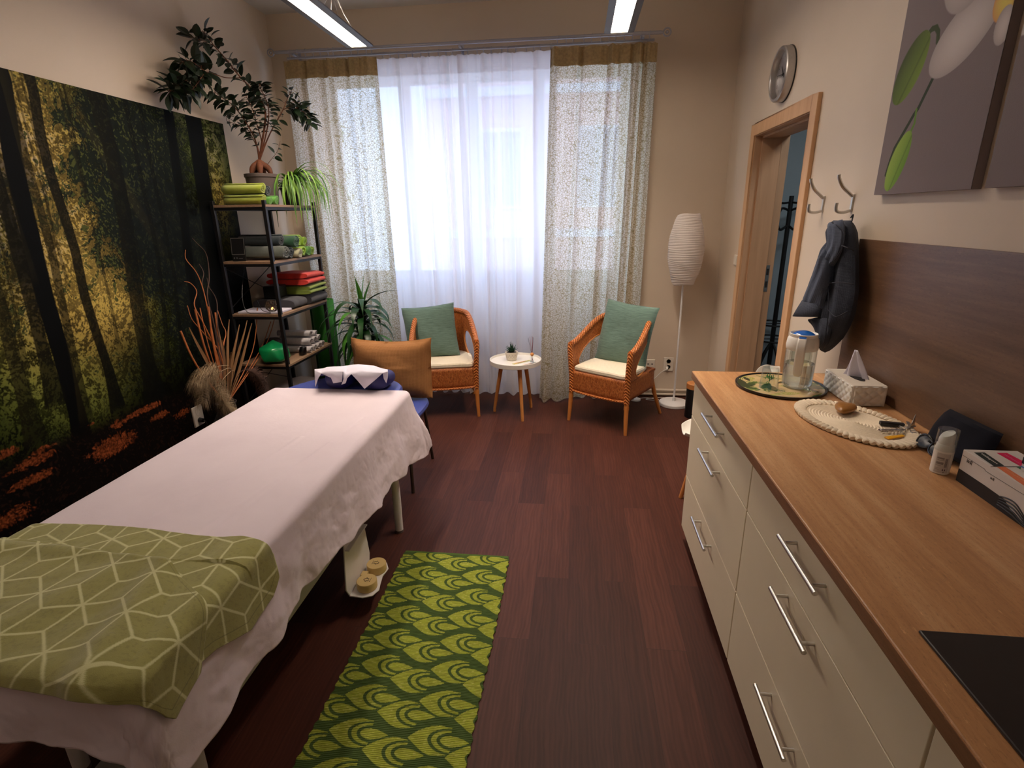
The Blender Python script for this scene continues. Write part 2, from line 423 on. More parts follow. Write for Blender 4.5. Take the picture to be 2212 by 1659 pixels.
# ---------------------------------------------------------------- room shell
def struct(b, name, m, **k): return b.build(name, m, kind='structure', smooth=False, **k)
struct(B().box((XL-.2, YN-.2, -.1), (XR+1.9, 5.45, 0)), 'floor', MT['floor'], label='dark brown wood-look vinyl plank floor')
struct(B().box((XL-.2, YN-.2, ZC), (XR+1.9, 5.45, ZC+.15)), 'ceiling', MT['ceil'], label='pale ceiling')
struct(B().box((XL-.2, YN, 0), (XL, 5.35, ZC)), 'wall_left', MT['wall'], label='cream left wall behind the forest mural')
struct(B().box((XL-.2, YN-.2, 0), (XR+1.9, YN, ZC)), 'wall_near', MT['wall'], label='wall behind the camera')
NX0, NX1, NZ = -2.28, .415, 2.80      # the window niche
b = B().box((XL, YB, 0), (NX0, 5.35, ZC)).box((NX1, YB, 0), (XR+.2, 5.35, ZC)).box((NX0, YB, NZ), (NX1, 5.35, ZC)).box((NX0, 5.2, 0), (NX1, 5.35, 1.04))
struct(b, 'wall_back', MT['wall'], label='cream window wall')
DY0, DY1, DZ = 3.20, 4.12, 2.10
b = B().box((XR, YN, 0), (XR+.2, DY0-.01, ZC)).box((XR, DY1+.01, 0), (XR+.2, YB, ZC)).box((XR, DY0-.01, DZ+.01), (XR+.2, DY1+.01, ZC))
struct(b, 'wall_right', MT['wall'], label='cream right wall with the doorway')
b = B().box((XR+1.7, YN, 0), (XR+1.9, 5.35, ZC)).box((XR+.2, 5.15, 0), (XR+1.7, 5.35, ZC)).box((XR+.2, 1.3, 0), (XR+1.7, 1.4, ZC))
struct(b, 'wall_hallway', MT['hall'], label='blue-grey hallway wall seen through the doorway')
# casing and lining of the doorway
b = B(); cw = .075
for x0, x1 in ((XR-.022, XR),):
    b.box((x0, DY0-cw, 0), (x1, DY0, DZ+cw)).box((x0, DY1, 0), (x1, DY1+cw, DZ+cw)).box((x0, DY0, DZ), (x1, DY1, DZ+cw))
tf = b.build('trim_1', MT['doorwood'], kind='structure', smooth=False, bevel=.003, label='light beech door casing')
b = B()
b.box((XR-.01, DY1-.004, 0), (XR+.215, DY1+.01, DZ)).box((XR-.01, DY0-.01, 0), (XR+.215, DY0+.004, DZ)).box((XR-.01, DY0, DZ-.004), (XR+.215, DY1, DZ+.01))
b.box((XR+.035, DY1-.018, 0), (XR+.16, DY1-.004, DZ-.004)).box((XR+.035, DY0+.004, 0), (XR+.16, DY0+.018, DZ-.004)).box((XR+.035, DY0+.018, DZ-.018), (XR+.16, DY1-.018, DZ-.004))
li = b.build('door_1', MT['doorwood_in'], kind='structure', smooth=False, bevel=.002, label='beech lining of the open doorway')
b = B().box((XR+.166, DY1-.0065, 1.05), (XR+.19, DY1-.004, 1.24)); 
b.build('strike_plate', MT['steel'], parent=li)
b = B().box((XR+.170, DY1-.0072, 1.17), (XR+.186, DY1-.0066, 1.215)).box((XR+.170, DY1-.0072, 1.08), (XR+.186, DY1-.0066, 1.125))
b.build('latch_hole', MT['dark'], parent=li)
# window: white frame with four casements set deep in the niche
fr = B(); wy0, wy1 = 5.235, 5.30; z0, z1 = 1.04, NZ
panes = [(-2.22, -1.62), (-1.52, -1.00), (-.90, -.40), (-.30, .36)]
fr.box((NX0, wy0, z0), (NX1, wy1, z0+.06)).box((NX0, wy0, z1-.06), (NX1, wy1, z1))
xs = [NX0]+[c for p in panes for c in p]+[NX1]
for i in range(0, 10, 2): fr.box((xs[i], wy0, z0+.06), (xs[i+1], wy1, z1-.06))
win = fr.build('window_1', MT['plastic_white'], kind='structure', smooth=False, bevel=.004, label='white four-casement window behind the curtains')
for a, c in panes:
    B().box((a, 5.262, z0+.06), (c, 5.27, z1-.06)).build('glass_pane', MT['pane'], parent=win, smooth=False)
struct(B().box((NX0, 5.10, 1.015), (NX1, 5.235, 1.04)), 'trim_2', MT['plastic_white'], bevel=.004, label='white window sill')
# heating pipes along the foot of the window wall
for z, r, d in ((.062, .0135, 'upper'), (.022, .012, 'lower')):
    B().cyl((.50, YB-.03, z), (XR-.02, YB-.03, z), r, n=14).build('heating_pipe', MT['wall'], label='%s cream-painted heating pipe along the window wall skirting' % d, cat='pipe', group='heating pipes')

# ---------------------------------------------------------------- outside: facade across the yard and a tree
fac = thing('apartment_building', (1.5, 13, -5), 0, 'pale pink rendered building seen blurred through the sheer curtains', 'building')
fm = mat('pink_render', S(226, 186, 178), .9, var=.04, vs=2)
fw = mat('facade_window', S(235, 235, 238), .6); fg = mat('facade_glass', S(150, 165, 180), .2)
B().box((-3.4, 13, -5), (9, 13.5, 9)).build('wall', fm, fac, smooth=False)
for z in (1.1, 4.1): B().box((-3.4, 12.9, z), (9, 13, z+.18)).build('cornice', fw, fac, smooth=False)
for z in (-1.4, 1.75, 4.9):
    for x in (-2.3, .0, 2.3, 4.6):
        f = B().box((x, 12.93, z), (x+1.1, 13, z+1.7)).build('window', fw, fac, smooth=False)
        B().box((x+.08, 12.91, z+.08), (x+.51, 12.935, z+1.62)).box((x+.59, 12.91, z+.08), (x+1.02, 12.935, z+1.62)).build('pane', fg, f, smooth=False)
tr_ = thing('tree', (-5.2, 10.5, -4), 0, 'leafy green tree seen faintly through the left printed curtain', 'tree')
B().tube([(-5.2, 10.5, -4), (-5.1, 10.5, 0), (-5.25, 10.6, 3.2)], [.16, .12, .05], 10).build('trunk', MT['bark'], tr_)
random.seed(3); b = B()
for i in range(900):
    a = random.random()*6.28; e = random.uniform(-1, 1); r = random.random()**.4
    c = Vector((-5.2+math.cos(a)*r*.9*math.sqrt(1-e*e*.7), 10.5+math.sin(a)*r*.8, 2.2+e*2.2)); q = Euler((random.random()*6, random.random()*6, random.random()*6)).to_matrix()
    b.add([c+q @ Vector(p) for p in ((-.08, 0, 0), (0, .045, 0), (.09, 0, .01), (0, -.045, 0))], [(0, 1, 2, 3)])
b.build('crown', mat('tree_leaves', S(110, 150, 50), .6, var=.3), tr_)
# the ground of the yard far below
struct(B().box((-30, 5.6, -5.1), (30, 40, -5)), 'ground', mat('yard_ground', S(150, 148, 140), .9), label='yard ground outside')

# ---------------------------------------------------------------- curtains
def curtain(name, m, x0, x1, label, ztop=2.82, amp=.022, nf=9, seed=0, yc=4.70, bot=None, xs0=None, xs1=None, group=None, zb=.012, hem=True):
    nu, nv = 240, 90; V = []; UV = []
    for j in range(nv+1):
        t = j/nv; row = []
        for i in range(nu+1):
            s = i/nu
            xa = lerp(x0, xs0 if xs0 is not None else x0, t); xb = lerp(x1, xs1 if xs1 is not None else x1, t)
            x = lerp(xa, xb, s)
            ph = nf*2*PI*(s+.05*math.sin(s*7+seed)+.012*math.sin(t*3+seed+s*20))
            a = amp*(.55+.45*math.sin(s*23+seed*2))*(1+.5*t)
            y = yc+a*math.sin(ph)+.4*a*math.sin(ph*2.3+1.+seed)*(1-.4*t)+.012*math.sin(t*9+s*31+seed)*t
            if bot: y += bot(s, t)
            z = lerp(ztop, zb, t)+(.007*abs(math.sin(ph*1.02)) if t < .02 else 0)-.0*t
            if t > .93: y += .012*math.sin(s*60+seed)*(t-.93)/.07; 
            if t > .985: z += .010*math.sin(s*47+seed*3)+.01
            x += .006*math.cos(ph)
            row.append((x, y, z)); UV.append((s*(x1-x0), (1-t)*(ztop-zb)))
        V.append(row)
    b = B().grid(V); b.uv = UV
    o = b.build(name, m, label=label, cat='curtain', group=group)
    if hem:      # doubled cloth of the header
        V = []; 
        for j in range(5):
            V.append([Vector(p)+Vector((0, -.004, 0)) for p in [b.v[(min(j, 4))*(nu+1)+i] for i in range(nu+1)]])
        h = B().grid(V); h.uv = UV[:5*(nu+1)]; h.build('header', MT['hem'] if m is MT['print'] else MT['sheer'], parent=o)
    return o
curtain('sheer_curtain', MT['sheer'], -1.66, -.93, 'left white sheer curtain hanging behind the round table', nf=7, seed=1, yc=4.735, amp=.016, xs1=-.87, bot=lambda s, t: -.02*t*s)
curtain('sheer_curtain', MT['sheer'], -.96, -.17, 'right white sheer curtain reaching the floor behind the round table', nf=7, seed=4, yc=4.735, amp=.016, bot=lambda s, t: -.04*t)
curtain('printed_curtain', MT['print'], -2.38, -1.61, 'leaf-printed voile curtain left of the sheers, behind the shelf', nf=6, seed=2, yc=4.665, amp=.026, xs1=-1.59)
curtain('printed_curtain', MT['print'], -.22, .585, 'leaf-printed voile curtain right of the sheers, behind the right armchair', nf=7, seed=7, yc=4.665, amp=.026, xs0=-.30, xs1=.545,
        bot=lambda s, t: -t*t*(.13*sstep(.52, .2, s)+.06*sstep(.75, 1., s)))
# rod with rings
rod = thing('curtain_rod', (-.92, 4.678, 2.889), 0, 'long pale metal double curtain rod with ring finials above the window', 'curtain rod')
B().cyl((-2.44, 4.678, 2.893), (.60, 4.678, 2.893), .0125, n=14).build('front_rod', MT['rod'], rod)
B().cyl((-2.38, 4.735, 2.862), (.56, 4.735, 2.862), .009, n=12).build('rear_rod', MT['rod'], rod)
for x in (-2.30, -.93, .47):
    B().box((x-.01, 4.67, 2.865), (x+.01, YB, 2.88)).box((x-.012, YB-.006, 2.83), (x+.012, YB, 2.92)).build('bracket', MT['rod'], rod, bevel=.002)
for x in (-2.487, .643):
    s = 1 if x > 0 else -1
    ring = [(x+.027*math.cos(a), 4.678, 2.893+.027*math.sin(a)) for a in np.linspace(0, 2*PI, 25)[:-1]]
    B().tube(ring, .0055, 8, closed=True).ball((x, 4.678, 2.893), .012).cyl((x-s*.026, 4.678, 2.893), (x-s*.05, 4.678, 2.893), .008, .014, 12).build('finial', MT['rod'], rod)
random.seed(5)
for k in range(46):
    x = -2.33+k*.0635+random.uniform(-.012, .012); sh = -1.62 < x < -.2
    yy = 4.735 if sh else 4.678; zz = 2.862 if sh else 2.893; rr = .015 if sh else .019
    ring = [(x+.004*math.sin(a), yy+rr*math.cos(a), zz-.004+rr*math.sin(a)) for a in np.linspace(0, 2*PI, 15)[:-1]]
    B().tube(ring, .0018, 6, closed=True).cyl((x, yy, zz-rr-.003), (x, yy, zz-rr-.022), .0035, n=6).build('ring', MT['rod'], rod)
# ---------------------------------------------------------------- pendant lights
def em(name, c, st):
    t = NT(name); e = t.n('Emission', Color=(*c, 1), Strength=st); return t.out(e.outputs[0])
MT['diffuser'] = em('pendant_diffuser', LAMP_C, LAMP_E[0]); MT['uplight_fill'] = em('uplight_fill_glow', LAMP_C, 14.0); MT['uplight_fill_rear'] = em('uplight_fill_dim', LAMP_C, 2.0); MT['diffuser_right'] = em('pendant_diffuser_right', LAMP_C, LAMP_E[2]); MT['diffuser_rear'] = em('pendant_diffuser_rear', LAMP_C, LAMP_E[1])
def pendant(x, y0, y1, z, label, hooks):
    t = thing('pendant_light', (x, (y0+y1)/2, z), 0, label, 'pendant light', 'long office pendants')
    w_ = .098
    # housing: shallow curved trough open below
    prof = [(-w_, 0), (-w_+.004, .012), (-.07, .028), (-.03, .036), (.03, .036), (.07, .028), (w_-.004, .012), (w_, 0), (.055, -.004), (.055, .006), (-.055, .006), (-.055, -.004)]
    poly = [(x+a, y0, z+c) for a, c in prof]
    B().prism(poly, (0, y1-y0, 0)).build('housing', MT['lamp_body'], t, ang=.9)
    V = [[(x+a, y, z-.001+.0*a) for a in np.linspace(-.054, .054, 3)] for y in (y0+.02, y1-.012)]
    B().box((x-.054, y0+.02, z-.003), (x+.054, y1-.02, z+.004)).build('diffuser', MT['diffuser_rear' if y0 < 1 else 'diffuser' if x < -1 else 'diffuser_right'], t, smooth=False)
    if y0 > 1:   # the louvred tube shines mostly downwards
        al_ = bpy.data.lights.new('pendant_tube', 'AREA'); al_.shape = 'RECTANGLE'; al_.size = .104; al_.size_y = y1-y0-.05; al_.energy, al_.spread = (15, math.radians(125)) if x < -1 else (19, math.radians(98)); al_.color = LAMP_C
        ao_ = bpy.data.objects.new('pendant_tube', al_); COLL.objects.link(ao_); ao_.parent = t; ao_.location = (0, 0, -.0045)
    B().box((x-.028, y0+.1, z+.0362), (x+.028, y1-.1, z+.0372)).build('uplight_fill_strip', MT['uplight_fill'] if y0 > 1 else MT['uplight_fill_rear'], t, smooth=False)  # assumed upward glow, added to brighten the ceiling and upper walls
    B().box((x-.054, y1-.02, z-.004), (x+.054, y1-.004, z+.004)).build('end_strip', mat('lamp_end_strip', S(226, 216, 170), .4), t, smooth=False)
    for yh in hooks:
        for s in (-1, 1):
            B().cyl((x+s*.07, yh-.1, z+.03), (x, yh, z+.19), .0012, n=6).cyl((x+s*.07, yh+.1, z+.03), (x, yh, z+.19), .0012, n=6).build('suspension_wire', MT['steel'], t)
        B().cyl((x, yh, z+.19), (x, yh, ZC), .0016, n=6).build('suspension_wire', MT['steel'], t)
        B().lathe([(.03, 0), (.03, .018), (.012, .02)], (x, yh, ZC-.02), 20).build('ceiling_cup', MT['white_metal'], t)
    yh = hooks[-1]
    B().tube(spline([(x, yh, ZC-.02), (x+.01, yh+.01, z+.24), (x+.03, yh+.06, z+.12), (x+.055, yh+.12, z+.05), (x+.06, yh+.15, z+.026)], 6), .003, 8).build('power_cable', MT['white_metal'], t)
pendant(-1.53, 2.40, 4.13, 2.75, 'long grey pendant light on the left, lit, near the ficus', (2.8, 3.72))
pendant(.255, 2.40, 4.12, 2.75, 'long grey pendant light on the right, lit, above the curtain rod end', (2.8, 3.75))
# the second pair of the same room, behind the camera
for x, n_ in ((-1.53, 'left'), (.255, 'right')):
    pendant(x, -.65, .95, 2.75, 'rear %s long grey pendant light behind the camera' % n_, (-.3, .6))

# ---------------------------------------------------------------- forest mural on the left wall
def mural():
    y0, y1, z0, z1 = 1.0, 3.974, .04, 2.27; ny, nzn = 800, 600
    ny, nzn = 960, 740; Y, Z = np.meshgrid(np.concatenate([np.linspace(y0, 1.7, 50, endpoint=False), np.linspace(1.7, y1, ny-50)]), np.linspace(z0, z1, nzn)); A = Y*1.; Bz = Z*1.
    def pt(u, v): p = at(u, v, 0, XL); return p.y, p.z
    def blob(u, v, ry, rz):
        a, c = pt(u, v); return np.exp(-(((A-a)/ry)**2+((Bz-c)/rz)**2))
    # light behind the trees
    glow = 1.0*blob(130, 480, .26, .50)+.95*blob(50, 280, .40, .55)+.7*blob(10, 760, .25, .35)+1.0*blob(235, 640, .22, .22)+.9*blob(110, 760, .22, .28)+.55*blob(200, 850, .22, .14)+.55*blob(475, 440, .10, .25)+.35*blob(350, 700, .25, .25)+.5*blob(340, 290, .40, .22)+.42*blob(455, 330, .2, .30)+.3*blob(200, 260, .3, .3)
    glow = np.clip(glow, 0, 1.1)
    n4 = fbm(A*3, Bz*3, 3, 21); wx_ = (fbm(A*7+9, Bz*7, 3, 51)-.5)*.12; wz_ = (fbm(A*7, Bz*7+5, 3, 57)-.5)*.12
    n1 = fbm((A+wx_)*6, (Bz+wz_)*8, 4, 3); n2 = fbm((A*.8+Bz*.6+wx_)*26, (Bz*.8-A*.6+wz_)*34, 3, 9); n3 = fbm((A*.6-Bz*.8+wx_)*80, (Bz*.6+A*.8+wz_)*110, 2, 5); n5 = vnoise((A*.9+Bz*.3)*170, (Bz*.9-A*.3)*190, 15)
    D = .235+.58*blob(285, 410, .42, .34)+.50*blob(360, 520, .40, .28)+.42*blob(300, 300, .30, .22)+.38*blob(205, 250, .22, .20)+.45*blob(440, 640, .30, .45)+.30*blob(385, 700, .35, .3)+.2*blob(350, 290, .3, .2)+.22*blob(20, 580, .1, .1)+.2*blob(20, 700, .1, .14)
    M = sstep(.43, .53, D+(n1-.5)*.75+(n2-.5)*.60+(n3-.5)*.55)
    warm = np.clip(blob(150, 560, .38, .6)+.8*blob(30, 230, .4, .35)+.9*blob(475, 440, .12, .3)+.9*blob(235, 640, .25, .3)+.35*blob(20, 700, .2, .3), 0, 1)
    gold = np.array([.46, .33, .075]); green = np.array([.17, .24, .04]); pale = np.array([.62, .50, .36])
    lc = green[None, None]*(1-warm[..., None])+gold[None, None]*warm[..., None]
    lfy = sstep(.44, .56, n2*.45+n3*.40+n5*.15); tex = (.22+.85*lfy+.35*(n1-.5)+.25*(n5-.5))[..., None]
    hi = (sstep(.50, .64, n2*.55+n3*.45)*np.clip(blob(75, 400, .22, .30)+.8*blob(10, 480, .12, .4)+.9*blob(340, 270, .35, .12)+.6*blob(450, 320, .15, .2), 0, 1))[..., None]*.9
    lc = (lc*(1-hi)+pale*hi)*tex*glow[..., None]*1.30
    soft = (np.clip(.9*blob(235, 630, .20, .20)+.7*blob(150, 560, .16, .4)+.5*blob(60, 250, .3, .3), 0, 1))[..., None]*np.array([.20, .145, .035])*.62
    lc = lc+soft
    spk = (sstep(.575, .65, n3*.6+n2*.25+n5*.15)*np.clip(glow*1.2+.12, 0, 1))[..., None]
    dark = np.array([.0030, .0042, .0040]); dm = dark*(1+2.0*n2[..., None])+np.array([.012, .018, .004])*(glow*n1)[..., None]
    dm = dm*(1-spk*.75)+np.array([.13, .15, .035])*(spk*.75)
    C = lc*(1-M[..., None])+dm*M[..., None]
    # slanting beams of light
    ang = (A-2.2)*1.0+(Bz-1.6)*.55
    beam = sstep(.5, .75, fbm(ang*7, ang*0+3, 2, 13))*blob(170, 520, .35, .6)
    C = C+(beam*.10)[..., None]*np.array([.55, .42, .12])
    # trunks: photo polylines carried onto the wall
    tr = [([(0, 170), (25, 340), (52, 470), (93, 640), (130, 770), (165, 900), (185, 1000)], .050, .0, 1),
          ([(70, 200), (85, 290), (105, 370), (130, 450), (160, 545), (180, 640), (205, 720), (232, 800), (252, 880)], .030, .08, .95),
          ([(0, 390), (20, 470), (38, 540), (50, 600)], .035, .5, .75),
          ([(5, 690), (30, 790), (55, 880), (75, 950)], .035, .35, .8),
          ([(28, 520), (50, 600), (75, 700), (100, 800), (118, 870)], .034, .12, .9),
          ([(112, 560), (132, 660), (160, 790), (182, 900)], .024, .3, .8),
          ([(203, 200), (218, 260), (240, 330), (258, 420), (280, 560), (298, 680), (318, 790), (335, 860)], .055, .12, .85),
          ([(362, 240), (375, 330), (395, 470), (410, 600), (430, 720)], .044, .0, 1),
          ([(415, 250), (428, 330), (445, 450), (462, 560), (480, 700)], .085, .0, 1),
          ([(340, 560), (355, 700), (360, 790)], .018, .05, .7),
          ([(375, 600), (385, 700), (395, 780)], .016, .05, .7), ([(300, 560), (312, 640), (322, 740)], .012, .1, .6), ([(150, 250), (165, 330), (185, 420)], .008, .1, .7), ([(60, 230), (80, 330), (96, 420), (110, 520)], .007, .15, .6), ([(215, 560), (235, 650), (252, 740)], .009, .3, .6), ([(95, 430), (118, 520), (140, 600)], .006, .2, .6), ([(8, 560), (30, 680), (50, 780)], .008, .2, .6)]
    for line, wd, hz, al in tr:
        pts = [pt(*q) for q in line]; zz = np.array([q[1] for q in pts])[::-1]; yy = np.array([q[0] for q in pts])[::-1]
        yc = np.interp(Bz, zz, yy)+.012*(vnoise(Bz*5, Bz*0, 17)-.5); ext = sstep(zz[0]-.06, zz[0]+.01, Bz)
        ww = wd*(1+.9*np.clip((zz[0]+.35-Bz)/.35, 0, 1)**2)*(1+.08*(n2-.5))
        mk = (1-sstep(ww*.86, ww*1.02, np.abs(A-yc)))*ext*al
        side = np.clip((A-yc)/ww*.5+.5, 0, 1)
        tc = dark*.7+np.array([.16, .125, .035])*(hz*(.3+.5*glow)*(1-.75*side))[..., None]*(.6+.6*n2[..., None])*.7
        C = C*(1-mk[..., None])+tc*mk[..., None]
    # forest floor with lit leaves
    a0, c0 = pt(0, 985); a1, c1 = pt(480, 800)
    gl = np.interp(A, [a0, a1], [c0, c1])+.03*(fbm(A*6, A*0, 3, 31)-.5); gm = 1-sstep(gl-.10, gl+.02, Bz)
    g = np.array([.006, .004, .003])*(.5+n2[..., None])+np.array([.03, .012, .006])*(sstep(.62, .75, n3))[..., None]*.8
    C = C*(1-gm[..., None])+g*gm[..., None]
    for u, v, ry, rz, k in [(8, 980, .05, .02, .8), (90, 972, .05, .018, .7), (78, 993, .07, .024, .9), (67, 1037, .08, .022, .9), (243, 962, .10, .05, 1), (255, 915, .045, .025, .7), (313, 884, .08, .018, 1),
                            (345, 897, .06, .022, .8), (392, 893, .06, .03, .7), (280, 900, .03, .012, .9), (20, 1022, .04, .014, .5), (195, 915, .02, .01, .6), (20, 1120, .1, .05, .6), (440, 880, .05, .02, .4), (150, 1000, .04, .02, .3), (5, 1130, .05, .03, .8)]:
        sp = blob(u, v, ry*1.7, rz*1.25)*k; mk = sstep(.36, .60, sp*(.10+1.1*n3+.65*n2)); C = C*(1-mk[..., None])+(np.array([.40, .095, .028])*(.15+1.5*n3[..., None]*n5[..., None]+.25*n5[..., None]))*mk[..., None]
    C = C*.66
    P = np.stack([np.full_like(Y, XL+.004), Y, Z], -1).reshape(-1, 3)
    idx = np.arange(ny*nzn).reshape(nzn, ny); F = np.stack([idx[:-1, :-1], idx[:-1, 1:], idx[1:, 1:], idx[1:, :-1]], -1).reshape(-1, 4)
    return P, F, np.clip(C, 0, 1).reshape(-1, 3)
def painted(name, P, F, C, m, parent=None, origin=None, **k):
    """mesh with per-vertex print colours, built fast from arrays"""
    me = bpy.data.meshes.new(name); o = bpy.data.objects.new(name, me); COLL.objects.link(o)
    P = np.array(P, float)
    if parent is not None:
        Mi = np.array(MW[parent.name].inverted()); P = P @ Mi[:3, :3].T+Mi[:3, 3]; o.parent = parent; MW[o.name] = MW[parent.name]
    else:
        lo, hi = P.min(0), P.max(0); og = np.array([(lo[0]+hi[0])/2, (lo[1]+hi[1])/2, lo[2]]); P = P-og; o.location = tuple(float(q) for q in og)
        MW[o.name] = Matrix.Translation(o.location)
    me.vertices.add(len(P)); me.vertices.foreach_set('co', P.astype(np.float32).ravel())
    F = np.array(F, np.int32); me.loops.add(F.size); me.loops.foreach_set('vertex_index', F.ravel())
    me.polygons.add(len(F)); me.polygons.foreach_set('loop_start', np.arange(0, F.size, 4, dtype=np.int32))
    me.update(calc_edges=True)
    me.polygons.foreach_set('use_smooth', np.ones(len(F), bool))
    ca = me.color_attributes.new('Col', 'FLOAT_COLOR', 'POINT'); c = np.ones((len(P), 4), np.float32); c[:, :3] = C; ca.data.foreach_set('color', c.ravel())
    me.materials.append(m); return tag(o, **k)
MT['print_satin'] = paintmat('mural_print', .6, Specular_IOR_Level=.08)
P_, F_, C_ = mural()
painted('forest_mural', P_, F_, C_, MT['print_satin'], label='large forest photo mural with sunlit tree trunks covering the left wall', cat='wall mural')

# ---------------------------------------------------------------- orchid canvases on the right wall
def canvas(y0, y1, z0, z1, label, second=False):
    x = XR-.030; t = thing('canvas_print', (XR, (y0+y1)/2, z0), 0, label, 'canvas picture', 'orchid canvas pictures')
    B().box((x+.0015, y0, z0), (XR-.001, y1, z1)).build('stretched_canvas', mat('canvas_side', S(128, 114, 112), .8, var=.03), t, smooth=False)
    ny, n2 = 260, 520; Y, Z = np.meshgrid(np.linspace(y1, y0, ny), np.linspace(z0, z1, n2))
    Y0_ = Y; Y = np.interp(Y, [1.854, 2.406], [1.831, 2.375]) if not second else Y-.012; C = np.zeros(Y.shape+(3,))+np.array(S(124, 110, 110)[:3]); C *= (1+.12*(Z-z0)/(z1-z0)-.04)[..., None]
    def put(mask, col): nonlocal C; C = C*(1-mask[..., None])+np.array(col)*mask[..., None]
    def bud(a, c, w_, c1, c2, skew=.0):
        ay, az = a; cy, cz = c; L = math.hypot(cy-ay, cz-az); uy, uz = (cy-ay)/L, (cz-az)/L
        t_ = ((Y-ay)*uy+(Z-az)*uz)/L; d = (-(Y-ay)*uz+(Z-az)*uy)
        wv = w_*np.sqrt(np.clip(np.sin(np.clip(t_, 0, 1)*PI)**.9, 0, 1)); mk = (1-sstep(wv*.9, wv*1.02+1e-4, np.abs(d)))*((t_ > 0) & (t_ < 1))
        s = np.clip(d/w_*.5+.5, 0, 1)[..., None]; col = np.array(c1)*(1-s)+np.array(c2)*s
        seam = np.exp(-((d/w_-.35)/.07)**2)[..., None]; col = col*(1-.35*seam)
        C[:] = C*(1-mk[..., None])+col*mk[..., None]
    def stem(pts, w_, col):
        for i in range(len(pts)-1):
            ay, az = pts[i]; cy, cz = pts[i+1]; L = math.hypot(cy-ay, cz-az); uy, uz = (cy-ay)/L, (cz-az)/L
            t_ = np.clip(((Y-ay)*uy+(Z-az)*uz), 0, L); d = np.hypot(Y-ay-uy*t_, Z-az-uz*t_); put(1-sstep(w_*.8, w_, d), col)
    def petal(cy, cz, ry, rz, rot, c0, c1):
        ca, sa = math.cos(rot), math.sin(rot); p = ((Y-cy)*ca+(Z-cz)*sa)/ry; q = (-(Y-cy)*sa+(Z-cz)*ca)/rz; r = np.sqrt(p*p+q*q)
        mk = 1-sstep(.97, 1.0, r); s = np.clip(r, 0, 1)[..., None]**2; C[:] = C*(1-mk[..., None])+(np.array(c0)*(1-s)+np.array(c1)*s)*mk[..., None]
    W0, W1 = S(205, 194, 190)[:3], S(168, 156, 152)[:3]
    if not second:
        dk, gr = S(38, 52, 22)[:3], S(96, 138, 40)[:3]
        stem([(2.128, 2.04), (2.185, 1.948), (2.205, 1.93), (2.288, 1.83), (2.303, 1.79), (2.315, 1.74)], .0085, dk)
        stem([(2.195, 1.945), (2.190, 1.90), (2.212, 1.862)], .006, gr)
        stem([(2.226, 2.15), (2.215, 2.178), (2.195, 2.190), (2.172, 2.188), (2.155, 2.17), (2.148, 2.14)], .010, S(52, 66, 24)[:3])
        bud((2.350, 1.99), (2.212, 2.190), .074, S(58, 72, 18)[:3], S(112, 138, 40)[:3])
        bud((2.295, 1.682), (2.205, 1.878), .052, S(150, 178, 72)[:3], S(98, 142, 34)[:3])
        petal(2.02, 2.13, .165, .088, -.48, W0, W1); petal(2.04, 2.36, .13, .17, .3, W0, W1); petal(1.82, 2.30, .12, .12, 0, W1, W0)
        petal(1.86, 2.17, .05, .06, .3, S(226, 206, 96)[:3], S(214, 150, 90)[:3]); petal(1.83, 2.22, .03, .04, 0, S(170, 40, 60)[:3], S(150, 60, 60)[:3])
        petal(1.85, 2.10, .035, .05, 0, W0, W1)
    else:
        petal(y1-.02, 2.22, .10, .17, 0, W1, W0); petal(y1-.20, 2.36, .16, .15, .4, W0, W1)
    P = np.stack([np.full_like(Y0_, x), Y0_, Z], -1).reshape(-1, 3); idx = np.arange(ny*n2).reshape(n2, ny)
    F = np.stack([idx[:-1, :-1], idx[:-1, 1:], idx[1:, 1:], idx[1:, :-1]], -1).reshape(-1, 4)
    painted('print', P, F, np.clip(C, 0, 1).reshape(-1, 3), paintmat('canvas_print_face', .75, 300, .2), parent=t, label='white orchid and green buds on mauve grey')
canvas(1.854, 2.406, 1.668, 2.70, 'grey canvas with white orchid and two green buds, nearest the doorway')
canvas(1.25, 1.796, 1.668, 2.70, 'second grey orchid canvas, cut by the right picture edge', True)

# ---------------------------------------------------------------- clock
ck = thing('wall_clock', (XR, 3.69, 2.375), 0, 'round silver wall clock hanging above the doorway', 'clock')
Mx = Matrix.Rotation(-PI/2, 4, 'Y')
cc = (XR, 3.69, 2.375)
B().lathe([(.142, 0), (.146, .004), (.146, .046), (.140, .052), (.128, .052), (.124, .046), (.124, .018)], cc, 64, Mx).build('rim', MT['alu'], ck)
B().lathe([(.1235, .012), (.1235, .0175), (.00001, .0175)], cc, 48, Mx).build('dial', mat('clock_dial', S(216, 212, 204), .6, var=.01), ck)
B().lathe([(.149, 0), (.149, .006), (.143, .007)], cc, 48, Mx).build('back_plate', MT['plastic_black'], ck)
def mesh_text(name, cu, m, parent, ML):
    tmp = bpy.data.objects.new('tmp', cu); COLL.objects.link(tmp); me = bpy.data.meshes.new_from_object(tmp.evaluated_get(bpy.context.evaluated_depsgraph_get()))
    bpy.data.objects.remove(tmp); o = bpy.data.objects.new(name, me); COLL.objects.link(o); me.materials.clear(); me.materials.append(m); o.parent = parent; o.matrix_local = ML; return o
def textobj(name, s, size, M, m, parent, ext=.0002, align='CENTER'):
    cu = bpy.data.curves.new(name, 'FONT'); cu.body = s; cu.size = size; cu.extrude = ext; cu.align_x = align; cu.align_y = 'CENTER'
    return mesh_text(name, cu, m, parent, MW[parent.name].inverted() @ M)
